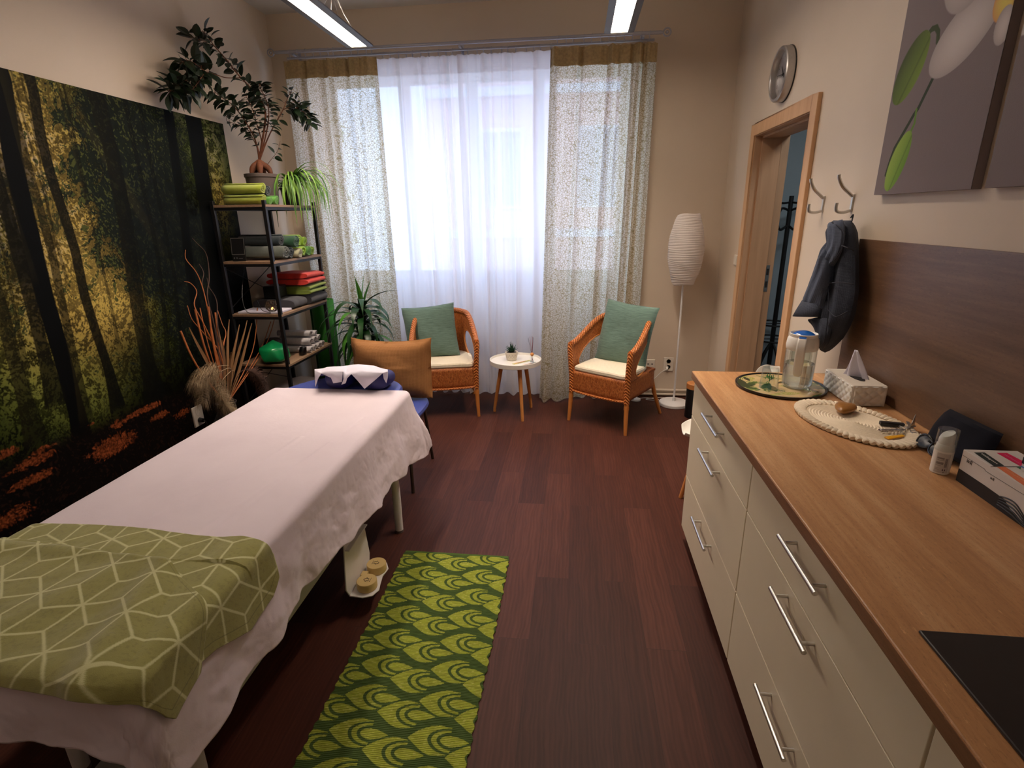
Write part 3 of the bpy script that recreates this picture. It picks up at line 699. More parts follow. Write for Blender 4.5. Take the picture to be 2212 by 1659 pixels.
# on the right wall a reader looks along +x: right is -y, up is z
RW = Matrix(((0, 0, -1, 0), (-1, 0, 0, 0), (0, 1, 0, 0), (0, 0, 0, 1)))
for h in range(1, 13):
    a = 2*PI*h/12; r = .100
    textobj('numeral', str(h), .030, Matrix.Translation((XR-.0178, 3.69-math.sin(a)*r, 2.375+math.cos(a)*r)) @ RW, MT['dim_ink'], ck)
def hand(name, a, L, w_, x):
    M = Matrix.Translation((x, 3.69, 2.375)) @ Matrix.Rotation(a, 4, 'X')
    B().add([M @ Vector(p) for p in ((0, w_, -.02), (0, -w_, -.02), (0, -w_*.5, L), (0, w_*.5, L), (-.001, w_, -.02), (-.001, -w_, -.02), (-.001, -w_*.5, L), (-.001, w_*.5, L))],
            [(0, 1, 2, 3), (4, 7, 6, 5), (0, 4, 5, 1), (2, 6, 7, 3), (1, 5, 6, 2), (0, 3, 7, 4)]).build(name, MT['plastic_black'], ck, smooth=False)
hand('hour_hand', math.radians(-37), .062, .0035, XR-.020); hand('minute_hand', math.radians(-84), .092, .0028, XR-.022); hand('second_hand', math.radians(62), .095, .001, XR-.024)
B().lathe([(.007, 0), (.007, .006), (.0001, .007)], (XR-.018, 3.69, 2.375), 16, Mx).build('hub', MT['plastic_black'], ck)
# ---------------------------------------------------------------- kitchen base units and worktop
XC = .572   # face of the fronts
WX, WY1, WY0 = .558, 2.50, -.55
wt = B().box((WX, WY0, .862), (XR-.001, WY1, .90)).build('worktop', MT['counter'], bevel=.0035, smooth=False, label='travertine-look laminate worktop running along the right wall', cat='worktop')
B().box((WX-.0012, WY0+.002, .8655), (WX+.0005, WY1-.002, .8965)).build('front_edge_band', laminate('edge_laminate', c=((118, 82, 56), (142, 100, 70), (160, 120, 88))), parent=wt, smooth=False)
B().box((XR-.011, WY0, .901), (XR-.0005, 2.494, 1.496)).build('splashback', MT['splash'], smooth=False, bevel=.001, label='large travertine-look wall panel standing behind the worktop', cat='wall panel')
units = [(1.612, 2.488, 'farthest cream drawer unit at the end of the kitchen row', 3), (.705, 1.608, 'middle cream drawer unit with long bar handles', 3), (-.20, .701, 'nearest cream base unit cut by the lower right picture edge', 3)]
rows = [(.686, .858), (.366, .682), (.075, .362)]
for (y0, y1, lab, nr) in units:
    t = thing('drawer_cabinet', (.9, (y0+y1)/2, 0), 0, lab, 'kitchen cabinet', 'kitchen base units')
    B().box((XC+.019, y0+.001, .075), (XR-.02, y1-.001, .861)).build('carcass', MT['white_front'] if y1 > 2.4 else MT['carcass'], t, smooth=False)
    B().box((XC+.09, y0+.001, 0), (XC+.108, y1-.001, .0745)).build('plinth', MT['dark'], t, smooth=False)
    for (z0, z1) in rows:
        d = B().box((XC, y0+.0015, z0), (XC+.0185, y1-.0015, z1)).build('drawer', MT['white_front'], t, bevel=.0015, smooth=False)
        yc = (y0+y1)/2+(-.012 if y1 > 2 else .0); zc = {0: .812, 1: .650, 2: .318}[rows.index((z0, z1))]; hl_ = .122 if y1 > 2 else .112
        b = B().cyl((XC-.034, yc-hl_, zc), (XC-.034, yc+hl_, zc), .006, n=16)
        for s in (-1, 1): b.cyl((XC-.032, yc+s*(hl_-.03), zc), (XC+.001, yc+s*(hl_-.03), zc), .0048, n=12)
        b.build('handle', MT['steel'], d, label='brushed steel bar handle')
# ---------------------------------------------------------------- things on the worktop
ZT = .9002
hob = B().box((.615, .28, ZT), (1.12, .843, ZT+.006)).build('hob', mat('black_ceramic', S(34, 28, 27), .35, var=.1, vs=50), bevel=.003, smooth=False, label='dark flat hob plate at the near end of the worktop', cat='hob')
# round tray
tc = Vector((.874, 2.272, ZT)); R_ = .176
tr = B().lathe([(R_-.012, 0), (R_, .004), (R_+.001, .012), (R_-.004, .0125), (R_-.008, .0075), (.0001, .0075)], tc, 64).build('serving_tray', MT['plastic_black'], label='round leaf-patterned tray with a black rim, farthest on the worktop', cat='tray')
def tray_print():
    n, k = 160, 60; C = []; P = []
    rr = np.linspace(.0005, R_-.009, k); aa = np.linspace(0, 2*PI, n, endpoint=False); Rr, Aa = np.meshgrid(rr, aa); X = Rr*np.cos(Aa); Y = Rr*np.sin(Aa)
    base = np.array(S(206, 178, 128)[:3])*(.85+.3*fbm(X*30, Y*30, 3, 4))[..., None]
    rnd = np.random.RandomState(4)
    for i in range(34):
        a = rnd.rand()*6.28; r = R_*math.sqrt(rnd.rand()); cx, cy = r*math.cos(a), r*math.sin(a); th = rnd.rand()*6.28; L = rnd.uniform(.025, .06)
        u = (X-cx)*math.cos(th)+(Y-cy)*math.sin(th); v = -(X-cx)*math.sin(th)+(Y-cy)*math.cos(th); s = np.clip(u/L, -1, 1)
        wv = .35*L*(1-s*s); comb = (np.sin(u*900-np.abs(v)*700) > -.1) if i % 2 else 1
        mk = ((np.abs(v) < wv) & (np.abs(u) < L))*comb*1.
        col = [S(44, 84, 34), S(92, 132, 44), S(26, 56, 30), S(150, 164, 60)][i % 4][:3]
        base = base*(1-mk[..., None])+np.array(col)*mk[..., None]
    P = np.stack([X+tc.x, Y+tc.y, np.full_like(X, ZT+.0078)], -1).reshape(-1, 3); idx = np.arange(n*k).reshape(n, k)
    F = np.stack([idx, np.roll(idx, -1, 0), np.roll(np.roll(idx, -1, 0), -1, 1), np.roll(idx, -1, 1)], -1)[:, :-1].reshape(-1, 4)
    painted('leaf_print', P, F[:, ::-1], base.reshape(-1, 3), paintmat('tray_lacquer', .12, Coat_Weight=.6), parent=tr, label='tropical leaf print')
tray_print()
# tumbler upside down with a green leaf
gz = ZT+.0085; gc = Vector((.815, 2.235, gz))
g = B().lathe([(.0385, 0), (.0375, .004), (.0315, .082), (.029, .088), (.0001, .088), (.0001, .085), (.027, .084), (.0298, .078), (.0365, .0)], gc, 36).build('drinking_glass', MT['clear'], label='upturned glass with a green coral leaf print on the round tray', cat='drinking glass')
b = B()
def gl(a, z): r = lerp(.0380, .0322, z/.085)+.0004; a = -1.95+a; return gc+Vector((r*math.cos(a), r*math.sin(a), z))
for pts in ([(0, .030), (.02, .05), (.0, .072)], [(0.0, .04), (.35, .052), (.42, .066)], [(.2, .048), (.22, .064)], [(.0, .048), (-.35, .055), (-.45, .044)], [(-.2, .053), (-.28, .068)], [(.38, .058), (.55, .054)], [(-.1, .036), (-.3, .03)]):
    b.tube(spline([gl(*q) for q in pts], 5), .0035, 8, flat=.3)
b.build('leaf_print', mat('green_glass_paint', S(24, 120, 50), .3), g)
# carafe
c0 = Vector((.935, 2.262, gz)); cf = thing('water_carafe', c0, 0, 'glass water carafe half full with white collar, handle and blue lid', 'carafe')
B().lathe([(.045, 0), (.054, .004), (.0585, .014), (.0585, .155), (.054, .172), (.050, .178), (.048, .178), (.052, .170), (.0565, .154), (.0565, .016), (.050, .007), (.0001, .006)], c0, 48).build('jug', MT['clear'], cf)
B().lathe([(.0001, .0075), (.050, .0085), (.0558, .017), (.0558, .102), (.0001, .102)], c0, 48).build('water', MT['water'], cf)
B().lathe([(.0575, .160), (.0595, .163), (.061, .178), (.058, .205), (.052, .214), (.053, .226), (.051, .228), (.046, .222), (.046, .204), (.052, .176), (.055, .163)], c0, 48).build('collar', MT['plastic_white'], cf)
pr = [(.0445*math.cos(a)+.0001, .214+.024*math.sin(a)) for a in np.linspace(0, PI/2, 8)]
B().lathe([(.0445, .206)]+pr, c0, 32).build('lid', MT['plastic_blue'], cf)
ah = -2.0; dr = Vector((math.cos(ah), math.sin(ah), 0)); sd = Vector((-dr.y, dr.x, 0))
hp = [(.050, .216), (.066, .213), (.078, .198), (.083, .17), (.083, .12), (.082, .088), (.081, .072), (.080, .064)]; hw = [.014, .0155, .017, .0175, .0175, .017, .0155, .008]
V = []
for (r, z), w_ in zip(hp, hw): V.append([c0+dr*r+sd*(w_*q)+Vector((0, 0, z)) for q in (-1, -.6, 0, .6, 1)])
B().grid(V).build('handle', MT['plastic_white'], cf, thick=.0045)
B().add([c0+dr*.051+sd*s+Vector((0, 0, z)) for z in (.200, .222) for s in (-.013, .013)]+[c0+dr*.064+sd*s+Vector((0, 0, z)) for z in (.197, .217) for s in (-.013, .013)],
        [(0, 1, 3, 2), (4, 6, 7, 5), (0, 4, 5, 1), (2, 3, 7, 6), (0, 2, 6, 4), (1, 5, 7, 3)]).build('lid_tab', MT['plastic_blue'], cf)
B().lathe([(.040, .110), (.041, .14), (.036, .176), (.030, .176), (.035, .14), (.034, .11)], c0, 28).build('filter_basket', MT['clear'], cf)
# tissue box
ta, tb, tw, th = Vector((1.054, 2.046, ZT)), Vector((1.060, 2.286, ZT)), .122, .082
bx = B().box((1.052, 2.046, ZT), (1.174, 2.284, ZT+th)).build('tissue_box', MT['outlet_white'], bevel=.004, smooth=False, label='white quilted tissue box against the wall panel', cat='tissue box')
b = B()   # quilted sides
def quilt(b, o, u, v, n, nu, nv, cell):
    Lu, Lv = u.length, v.length; V = []
    for j in range(nv+1):
        r = []
        for i in range(nu+1):
            a, c = i/nu*Lu, j/nv*Lv; h = abs(math.sin(PI*(a/cell+c/cell*1.15)))*abs(math.sin(PI*(a/cell-c/cell*1.15)))
            e = min(i, nu-i, j, nv-j); r.append(o+u*(i/nu)+v*(j/nv)+n*(.0005+.0045*h**.5*(1 if e > 0 else 0)))
        V.append(r)
    b.grid(V)
quilt(b, Vector((1.051, 2.05, ZT+.002)), Vector((0, .23, 0)), Vector((0, 0, th-.004)), Vector((-1, 0, 0)), 64, 24, .036)
quilt(b, Vector((1.056, 2.045, ZT+.002)), Vector((.114, 0, 0)), Vector((0, 0, th-.004)), Vector((0, -1, 0)), 40, 24, .036)
b.build('quilted_cover', MT['plastic_white'], bx)
sl = [(1.113+.02*math.cos(a), 2.165+.062*math.sin(a), ZT+th+.0008) for a in np.linspace(0, 2*PI, 24)[:-1]]
B().prism(sl, (0, 0, .0008)).build('opening', MT['dark'], bx, smooth=False)
V = []
for j in range(15):
    t = j/14; r = []
    for i in range(25):
        s = i/24*2-1; hw_ = lerp(.066, .006, t**.8)
        r.append((1.113+s*hw_*.62+.012*math.sin(s*6+t*2)*(1-t)-.010*t, 2.165-s*hw_*.75+.012*t, ZT+th-.006+.112*t-.012*abs(s)*(1-t)))
    V.append(r)
B().grid(V).build('tissue', MT['paper'], bx, thick=.0012, label='white tissue pulled up to a peak')
# oval place mat with scalloped edge
mc = Vector((.975, 1.862, ZT)); ax, ay, mrot = .150, .232, math.radians(20)
def mp(r, a, z=0):
    x, y = r*ax*math.cos(a), r*ay*math.sin(a); return mc+Vector((x*math.cos(mrot)-y*math.sin(mrot), x*math.sin(mrot)+y*math.cos(mrot), z))
b = B(); V = []
nr_ = 60
for i in range(nr_+1):
    r = .02+.76*i/nr_; ridge = .0014*math.sin(i*PI/2)
    V.append([mp(r, a, .0085+ridge) for a in np.linspace(0, 2*PI, 97)[:-1]])
V.append([mp(.84, a, .001) for a in np.linspace(0, 2*PI, 97)[:-1]])
b.grid(V, cv=True)
b.lathe([(.0001, .0090), (.006, .0085)], mc, 16)
NS = 58; aa_ = np.linspace(0, 2*PI, 2001); ds = np.hypot(np.diff(ax*np.cos(aa_)), np.diff(ay*np.sin(aa_))); cs2 = np.concatenate([[0], np.cumsum(ds)]); angs = np.interp(np.arange(NS)/NS*cs2[-1], cs2, aa_)
for k in range(NS):
    a = float(angs[k]); p0, p1 = mp(.76, a-.03, .0088), mp(.965, a+.02, .0085)
    b.tube(spline([p0, p0.lerp(p1, .5)+Vector((0, 0, .002)), p1], 4), [.0055, .0068, .0078, .0085, .0092, .0100, .0106, .0108, .0080], 10, flat=.8)
b.build('place_mat', mat('cord_white', S(232, 216, 190), .8, var=.04, vs=30, bs=140, bst=.5), label='white oval corded place mat with a scalloped edge', cat='place mat')
# wooden heart-shaped stone
b = B(); V = []
hc = Vector((.985, 1.948, ZT+.0115)); ca, sa = math.cos(.6), math.sin(.6)
for i in range(13):
    ph = PI*i/12; r = []
    for j in range(28):
        a = 2*PI*j/28; R2 = .027*(1-.20*math.cos(a)*0)*(1+.0*a); x = .056*math.cos(a); y = .033*math.sin(a)*(1-.35*math.cos(a))
        if math.cos(a) < -.6: x += .012*(1-abs(math.sin(a))*1.8 if abs(math.sin(a)) < .55 else 0)
        s = math.sin(ph); x, y = x*s, y*s; r.append(hc+Vector((-(x*sa)+y*ca*-1, -(x*ca)+y*sa, .0185-.0185*math.cos(ph)*-1 if False else .0165*(1-math.cos(ph)))))
    V.append(r)
b.grid(V, cv=True).build('wooden_heart', woodmat('olive_wood', S(140, 90, 36), S(180, 126, 62), axis=0, rough=.3, scale=2), label='small carved brown wooden heart on the white place mat', cat='ornament')
# bunch of keys
kz = ZT+.0105; kr = thing('key_bunch', (1.10, 1.80, kz), 0, 'bunch of keys with black fob and yellow key on the place mat', 'keys')
def kp(u, v, z=0): p = at(u, v, 2, kz+z); return p
B().tube([kp(1952, 920, .006)+Vector((.013*math.cos(a), .013*math.sin(a), .0)) for a in np.linspace(0, 2*PI, 20)[:-1]], .0013, 6, closed=True).build('key_ring', MT['steel'], kr)
def flat(a, b_, w0, w1, th_, m, name, z=0.0):
    a, b_ = Vector(a), Vector(b_); d = (b_-a).normalized(); s = Vector((-d.y, d.x, 0)).normalized()
    poly = [a-s*w0, a-s*w0*.9+d*-.003, a+s*w0*.9+d*-.003, a+s*w0, b_+s*w1, b_+s*w1*.7+d*.003, b_-s*w1*.7+d*.003, b_-s*w1]
    return B().prism([p+Vector((0, 0, z)) for p in poly], (0, 0, th_)).build(name, m, kr, bevel=.0012)
flat(kp(1902, 918), kp(1950, 922), .010, .008, .012, MT['plastic_black'], 'car_fob', .001)
flat(kp(1903, 934), kp(1952, 934), .006, .006, .003, MT['alu'], 'key', .008)
flat(kp(1916, 948), kp(1950, 943), .009, .006, .004, mat('yellow_plastic', S(238, 172, 16), .4), 'yellow_key', .001)
flat(kp(1900, 930), kp(1945, 930), .004, .004, .004, mat('dark_red_key', S(70, 24, 24), .4), 'key', .001)
flat(kp(1960, 915), kp(1974, 940), .005, .009, .003, MT['alu'], 'key', .004)
flat(kp(1958, 930), kp(1975, 926), .006, .004, .003, MT['alu'], 'key', .008)
B().add([kp(1966, 925), kp(1974, 922), (kp(1972, 922)+Vector((.0, .0, .045))), kp(1964, 930)+Vector((0, 0, .01))], [(0, 1, 2, 3)]).build('key', MT['alu'], kr, thick=.0022)
for (a, b_) in (((1935, 925), (1952, 935)), ((1940, 920), (1956, 930)), ((1945, 935), (1962, 922))):
    B().tube(spline([kp(*a, .004), kp((a[0]+b_[0])/2, (a[1]+b_[1])/2, .014), kp(*b_, .004)], 6), .0016, 6).build('split_ring', MT['steel'], kr)

def inflate(L, Rr, nrm, depth, nu=24, fold=0, seed=0, back=.25, pw=.5):
    """closed soft body between a left and a right edge curve"""
    nrm = Vector(nrm).normalized(); L = spline(L, 6); Rr = spline(Rr, 6); n = min(len(L), len(Rr)); V = []
    for i in range(n):
        t = i/(n-1); row = []; e = min(1, (min(t, 1-t)*7+.0)**.5) if fold >= 0 else 1
        for k in range(2*nu):
            s = k/nu if k < nu else (2*nu-k)/nu; prof = (max(0, 1-(2*s-1)**2))**pw*e
            d = depth*prof if k < nu else -depth*back*prof
            if fold and 0 < s < 1: d += abs(fold)*prof*(nz(s*5+seed, t*3, seed)+.6*math.sin(s*17+t*5+seed)*.5)
            row.append(L[i].lerp(Rr[i], s)+nrm*d)
        V.append(row)
    b = B().grid(V, cv=True); K = 2*nu; N = len(b.v)-K
    b.f.append(tuple(range(K-1, -1, -1))); b.f.append(tuple(N+k for k in range(K))); return b
# navy pouch leaning on the panel, sunglasses in front of it
def pp(x, y, z): return Vector((x, y, z))
tl_, tr3 = at(2053, 883, 0, 1.178), at(2168, 938, 0, 1.178)
inflate([tuple(tl_), (1.150, tl_.y+.004, lerp(ZT, tl_.z, .5)), (1.118, tl_.y-.02, ZT+.004)], [tuple(tr3), (1.16, tr3.y-.004, lerp(ZT, tr3.z, .5)), (1.125, tr3.y-.005, ZT+.004)], (-1, 0, .35), .036, fold=.006, seed=3).build(
    'zip_pouch', mat('navy_suede', S(7, 10, 26), .97, var=.1), label='dark navy zip pouch leaning against the wall panel', cat='pouch')
sg = thing('sunglasses', (1.075, 1.635, ZT), 0, 'black sunglasses lying in front of the navy pouch', 'sunglasses')
lens = mat('dark_lens', S(10, 20, 38), .25)
for q, (x, y) in enumerate(((1.085, 1.655), (1.083, 1.592))):
    Ml = Matrix.Translation((x, y, ZT+.028)) @ Euler((0, math.radians(-62), math.radians(8))).to_matrix().to_4x4()
    el = [(Ml @ Vector((.021*math.cos(a), .028*math.sin(a), .003*math.cos(2*a)))) for a in np.linspace(0, 2*PI, 25)[:-1]]
    B().tube(el, .0028, 8, closed=True).build('frame_rim', MT['plastic_black'], sg)
    B().prism(el, (.0012, 0, .0008)).build('lens', lens, sg)
B().tube(spline([(1.081, 1.630, ZT+.038), (1.077, 1.623, ZT+.042), (1.080, 1.616, ZT+.038)], 4), .003, 6).build('bridge', MT['plastic_black'], sg)
for y, s in ((1.683, 1), (1.564, -1)):
    B().tube(spline([(1.087, y, ZT+.040), (1.100, y+s*.003, ZT+.024), (1.112, y+s*.003, ZT+.006)], 5), .0028, 6, flat=.6).build('temple', MT['plastic_black'], sg)
# airless pump bottle under a clear cap
bc = Vector((1.040, 1.500, ZT)); bt = thing('cream_dispenser', bc, 0, 'white pump dispenser bottle under a clear cap beside the carton', 'bottle')
B().lathe([(.021, 0), (.0228, .002), (.0232, .058), (.0232, .070), (.0215, .076), (.0205, .086), (.019, .088)], bc, 36).build('bottle_body', MT['plastic_white'], bt)
pr = [Vector((.0185*math.cos(a), .0185*math.sin(a), 0)) for a in np.linspace(0, 2*PI, 33)[:-1]]
b = B(); b.grid([[bc+p+Vector((0, 0, .087)) for p in pr], [bc+p*.98+Vector((0, 0, .108+.008*p.x/.0185)) for p in pr], [bc+p*.80+Vector((0, 0, .117+.008*p.x/.0185)) for p in pr], [bc+p*.05+Vector((0, 0, .116)) for p in pr]], cv=True)
b.build('pump_head', MT['plastic_white'], bt)
B().lathe([(.0248, .070), (.0248, .128), (.0240, .131), (.0001, .131), (.0001, .1298), (.0232, .1298), (.0238, .128), (.0238, .070)], bc, 36).build('clear_cap', MT['clear'], bt)
lab = mat('bottle_label', S(196, 190, 184), .6, var=.02)
def arc(a0, a1, z0, z1, r, m, name, par, c=bc):
    V = [[c+Vector((r*math.cos(a), r*math.sin(a), z)) for a in np.linspace(a0, a1, 18)] for z in np.linspace(z0, z1, 3)]
    return B().grid(V).build(name, m, par)
arc(-2.75, -1.35, .006, .064, .02345, lab, 'label', bt)
gy = mat('label_grey_print', S(140, 134, 130), .7); dk = mat('label_dark_print', S(70, 56, 70), .7)
for z0, z1, a0, a1 in ((.047, .052, -2.65, -1.95), (.043, .0445, -2.6, -1.9), (.031, .038, -2.65, -1.95), (.027, .0282, -2.65, -2.1), (.019, .0200, -2.65, -2.3), (.015, .016, -2.65, -2.25)): arc(a0, a1, z0, z1, .0236, gy, 'print_line', bt)
for a in np.arange(-1.82, -1.55, .055): arc(a, a+.03, .024, .050, .0236, dk, 'barcode_bar', bt)
arc(-1.95, -1.85, .013, .018, .0236, dk, 'recycling_mark', bt); arc(-1.75, -1.65, .013, .018, .0236, dk, 'recycling_mark', bt); arc(-1.85, -1.72, .007, .0105, .0236, gy, 'print_mark', bt)

# cartons at the right: white box with a black foot and coloured stripes on the lid
def carton(x0, x1, y0, y1, z0, h, rot, label):
    t = thing('cosmetics_carton', ((x0+x1)/2, y1, z0), rot, label, 'carton'); M = MW[t.name]
    w_, d = (x1-x0), (y1-y0)
    white = mat('carton_white', S(214, 206, 200), .5, var=.02)
    b = B(); b.box((-w_/2, -d, 0), (w_/2, 0, h)); b.build('box', white, t, smooth=False, bevel=.001, world=False)
    return t, w_, d, h
ct, cw_, cd, chh = carton(1.054, 1.186, 1.115, 1.452, ZT, .092, 0, 'white cosmetics carton with black wavy foot and pink, black and orange stripes')
blk = mat('carton_black', S(20, 17, 18), .5, var=.03)
# side facing the room: black foot, then wavy lines towards the camera
b = B(); xs_ = -cw_/2-.0006
poly = [(xs_, -.001, .0), (xs_, -.001, .036), (xs_, -.10, .036), (xs_, -.165, .034), (xs_, -.19, .020), (xs_, -.235, .004), (xs_, -.235, 0)]
b.prism(poly, (.0004, 0, 0)).build('black_foot', blk, ct, smooth=False, world=False)
for k in range(5):
    pts = spline([(xs_, -.150, .0335-.0055*k), (xs_, -.175, .041-.0075*k), (xs_, -.200, .041-.0078*k), (xs_, -.225, .028-.006*k), (xs_, -.25, .010-.0018*k), (xs_, -.275, .006-.001*k), (xs_, -.31, .020-.004*k)], 6)
    B().tube([Vector(p) for p in pts], .0019, 6, flat=.9).build('wavy_line', blk, ct, world=False)
# lid flap edges
B().tube([(xs_, -.004, chh-.016), (xs_, -.085, chh-.0165), (xs_, -.09, chh-.020), (xs_, -.34, chh-.019)], .0005, 4).build('flap_seam', MT['dim_ink'], ct, world=False)
zl = ZT+chh+.0006; hx = cw_/2
def lidpoly(px, c, nm):
    P4 = [at(u, v, 2, zl) for u, v in px]; B().prism([(p.x, p.y, zl) for p in P4], (0, 0, .0004)).build('lid_stripe', mat(nm, c, .5, var=.03), ct, smooth=False)
lidpoly([(2104, 977.5), (2127, 977.5), (2169, 1006), (2147, 1007)], S(16, 30, 28), 'stripe_black')
lidpoly([(2153, 978.5), (2175, 978.5), (2232, 1008), (2206, 1008)], S(214, 10, 80), 'stripe_pink')
lidpoly([(2154, 1009), (2172, 1009), (2240, 1052), (2216, 1052)], S(226, 122, 80), 'stripe_orange')
lidpoly([(2196, 1009), (2216, 1009), (2262, 1036), (2240, 1036)], S(60, 110, 84), 'stripe_green')
zseam = [at(2140, 1008, 2, zl), at(2260, 1008, 2, zl)]
B().tube(zseam, .0006, 4).build('lid_seam', MT['dim_ink'], ct)
inkw = mat('white_ink', S(226, 222, 216), .6)
def squig(a, c, amp, m, n=30):
    a, c = at(*a, 2, zl), at(*c, 2, zl); d = (c-a).normalized(); s_ = Vector((-d.y, d.x, 0))
    pts = [a.lerp(c, i/n)+s_*(amp*math.sin(i*2.1)*(1.5 if i % 7 == 3 else .7))+Vector((0, 0, .0008)) for i in range(n+1)]
    B().tube(spline(pts, 3), .0007, 5, flat=.4).build('script_lettering', m, ct)
squig((2120, 980), (2155, 1003), .0035, inkw); squig((2170, 982), (2205, 1004), .0035, mat('pink_ink', S(236, 110, 160), .6)); squig((2172, 1013), (2212, 1040), .003, mat('pale_orange_ink', S(240, 170, 130), .6))
def tobj(s, size, M, m, par):
    cu = bpy.data.curves.new('lettering', 'FONT'); cu.body = s; cu.size = size; cu.extrude = .0002; cu.align_x = 'CENTER'; cu.align_y = 'CENTER'; cu.shear = .35
    mesh_text('lettering', cu, m, par, M)
tobj('wk', .019, Matrix(((0, 0, -1, xs_-.0002), (-1, 0, 0, -.030), (0, 1, 0, .070), (0, 0, 0, 1))), MT['dim_ink'], ct)
tobj('wk', .012, Matrix(((0, 0, -1, xs_-.0002), (-1, 0, 0, -.115), (0, 1, 0, .064), (0, 0, 0, 1))), MT['dim_ink'], ct)
ct2, w2, d2_, h2 = carton(1.105, 1.185, 1.13, 1.33, ZT+.0945, .062, 0, 'smaller white carton with a black band, standing on the striped carton')
B().box((-w2/2-.0008, -d2_-.0008, .018), (w2/2+.0008, .0008, .034)).build('black_band', blk, ct2, smooth=False, world=False)
B().box((-w2/2-.0008, -d2_-.0008, .008), (w2/2+.0008, .0008, .011)).build('blue_line', mat('blue_line', S(90, 130, 190), .5), ct2, smooth=False, world=False)
B().cyl((-w2/2-.0012, -.045, .050), (-w2/2, -.045, .050), .006, n=16).build('pink_dot', mat('pink_dot', S(196, 60, 120), .5), ct2, world=False)
# ---------------------------------------------------------------- treatment table
TX0, TX1, TY0, TY1, TZ = -1.66, -.92, .78, 2.68, .70
tb = thing('massage_table', ((TX0+TX1)/2, 1.75, 0), 0, 'height-adjustable massage table with blue padding under a white sheet', 'massage table')
B().box((TX0+.012, TY0+.01, TZ-.065), (TX1-.012, TY1-.02, TZ-.004)).build('padding', MT['blue_vinyl'], tb, bevel=.018, seg=3)
hp_ = [(-1.64, 2.665), (-1.61, 2.80), (-1.53, 2.93), (-1.42, 2.975), (-1.17, 2.975), (-1.05, 2.93), (-.975, 2.83), (-.955, 2.665)]
b = B(); V = []
hs = spline([(x, y, 0) for x, y in hp_], 6)
V = [[Vector((p.x*.985-1.3*.015, p.y-.008, TZ-.055)) for p in hs], [Vector((p.x, p.y, TZ-.04)) for p in hs], [Vector((p.x, p.y, TZ-.028)) for p in hs], [Vector((p.x*.985-1.3*.015, p.y-.014, TZ-.014)) for p in hs], [Vector((p.x*.8-1.3*.2, 2.665+(p.y-2.665)*.6, TZ-.008)) for p in hs], [Vector((-1.3+(p.x+1.3)*.05, 2.70, TZ-.008)) for p in hs]]
b.grid(V); b.build('head_panel', MT['blue_vinyl'], tb, thick=.002, label='blue padded head panel')
B().box((TX0+.02, TY0+.03, .425), (TX0+.06, TY1-.03, .635)).box((TX1-.055, TY0+.03, .30), (TX1-.025, TY1-.12, .46)).box((TX0+.03, TY0+.03, .56), (TX1-.03, TY0+.07, .63)).box((TX0+.03, TY1-.1, .56), (TX1-.03, TY1-.06, .63)).box((TX1-.055, TY0+.1, .455), (TX1-.03, TY0+.16, .635)).box((TX1-.055, TY1-.3, .455), (TX1-.03, TY1-.24, .635)).build('frame', MT['grey_metal'], tb, bevel=.006, label='light grey steel side rail')
for x, s in ((TX1+.01, -1), (TX0-.01+.02, 1)):
    for y in (2.407, 1.05):
        if y < 2: x += s*.17
        B().tube(spline([(x, y, .012), (x, y-.001, .28), (x+s*.015, y-.004, .35), (x+s*.05, y-.012, .385), (x+s*.12, y-.02, .395)], 6), .0215, 18).build('leg', MT['white_metal'], tb)
        B().cyl((x, y, 0), (x, y, .014), .0225, n=18).build('foot_cap', MT['pot_grey'], tb)
B().cyl((TX1+.005, 2.405, .30), (TX0+.02, 2.405, .30), .014).cyl((TX1-.16, 1.05, .30), (TX0+.18, 1.05, .30), .014).box((-1.36, .98, .05), (-1.24, 2.46, .10)).build('base_bar', MT['grey_metal'], tb, bevel=.004)
B().cyl((-1.3, 1.3, .1), (-1.3, 1.75, .55), .03).cyl((-1.3, 1.75, .55), (-1.3, 2.2, .6), .018).build('lift_motor', MT['grey_metal'], tb)
# foot switch: bent plate with two round buttons
fsw = thing('foot_switch', (-.90, 1.90, .02), 0, 'white foot control plate with two round cream buttons beside the table', 'foot control')
pz = [(-.925, 1.80, .345), (-.925, 2.00, .345), (-.925, 2.00, .112), (-.925, 1.80, .112)]
B().prism([(-.925, 1.795, .35), (-.925, 1.995, .35), (-.925, 2.03, .13), (-.925, 2.015, .085), (-.925, 1.79, .085), (-.925, 1.765, .13)], (.006, 0, 0)).box((-.925, 1.795, .30), (-.9, 1.995, .306)).build('mounting_plate', MT['white_metal'], fsw, bevel=.002)
pl_ = []
for (cx, cy, a0, a1) in ((-.868, 1.985, -.3, PI-.6), (-.862, 1.845, PI+.6, 2*PI+.3)):
    pass
fp = [(-.924, 2.03), (-.885, 2.045), (-.84, 2.025), (-.818, 1.985), (-.826, 1.93), (-.818, 1.88), (-.81, 1.84), (-.826, 1.80), (-.862, 1.785), (-.924, 1.79)]
B().prism([(x, y, .080) for x, y in fp], (0, 0, .006)).build('foot_plate', MT['white_metal'], fsw, bevel=.002)
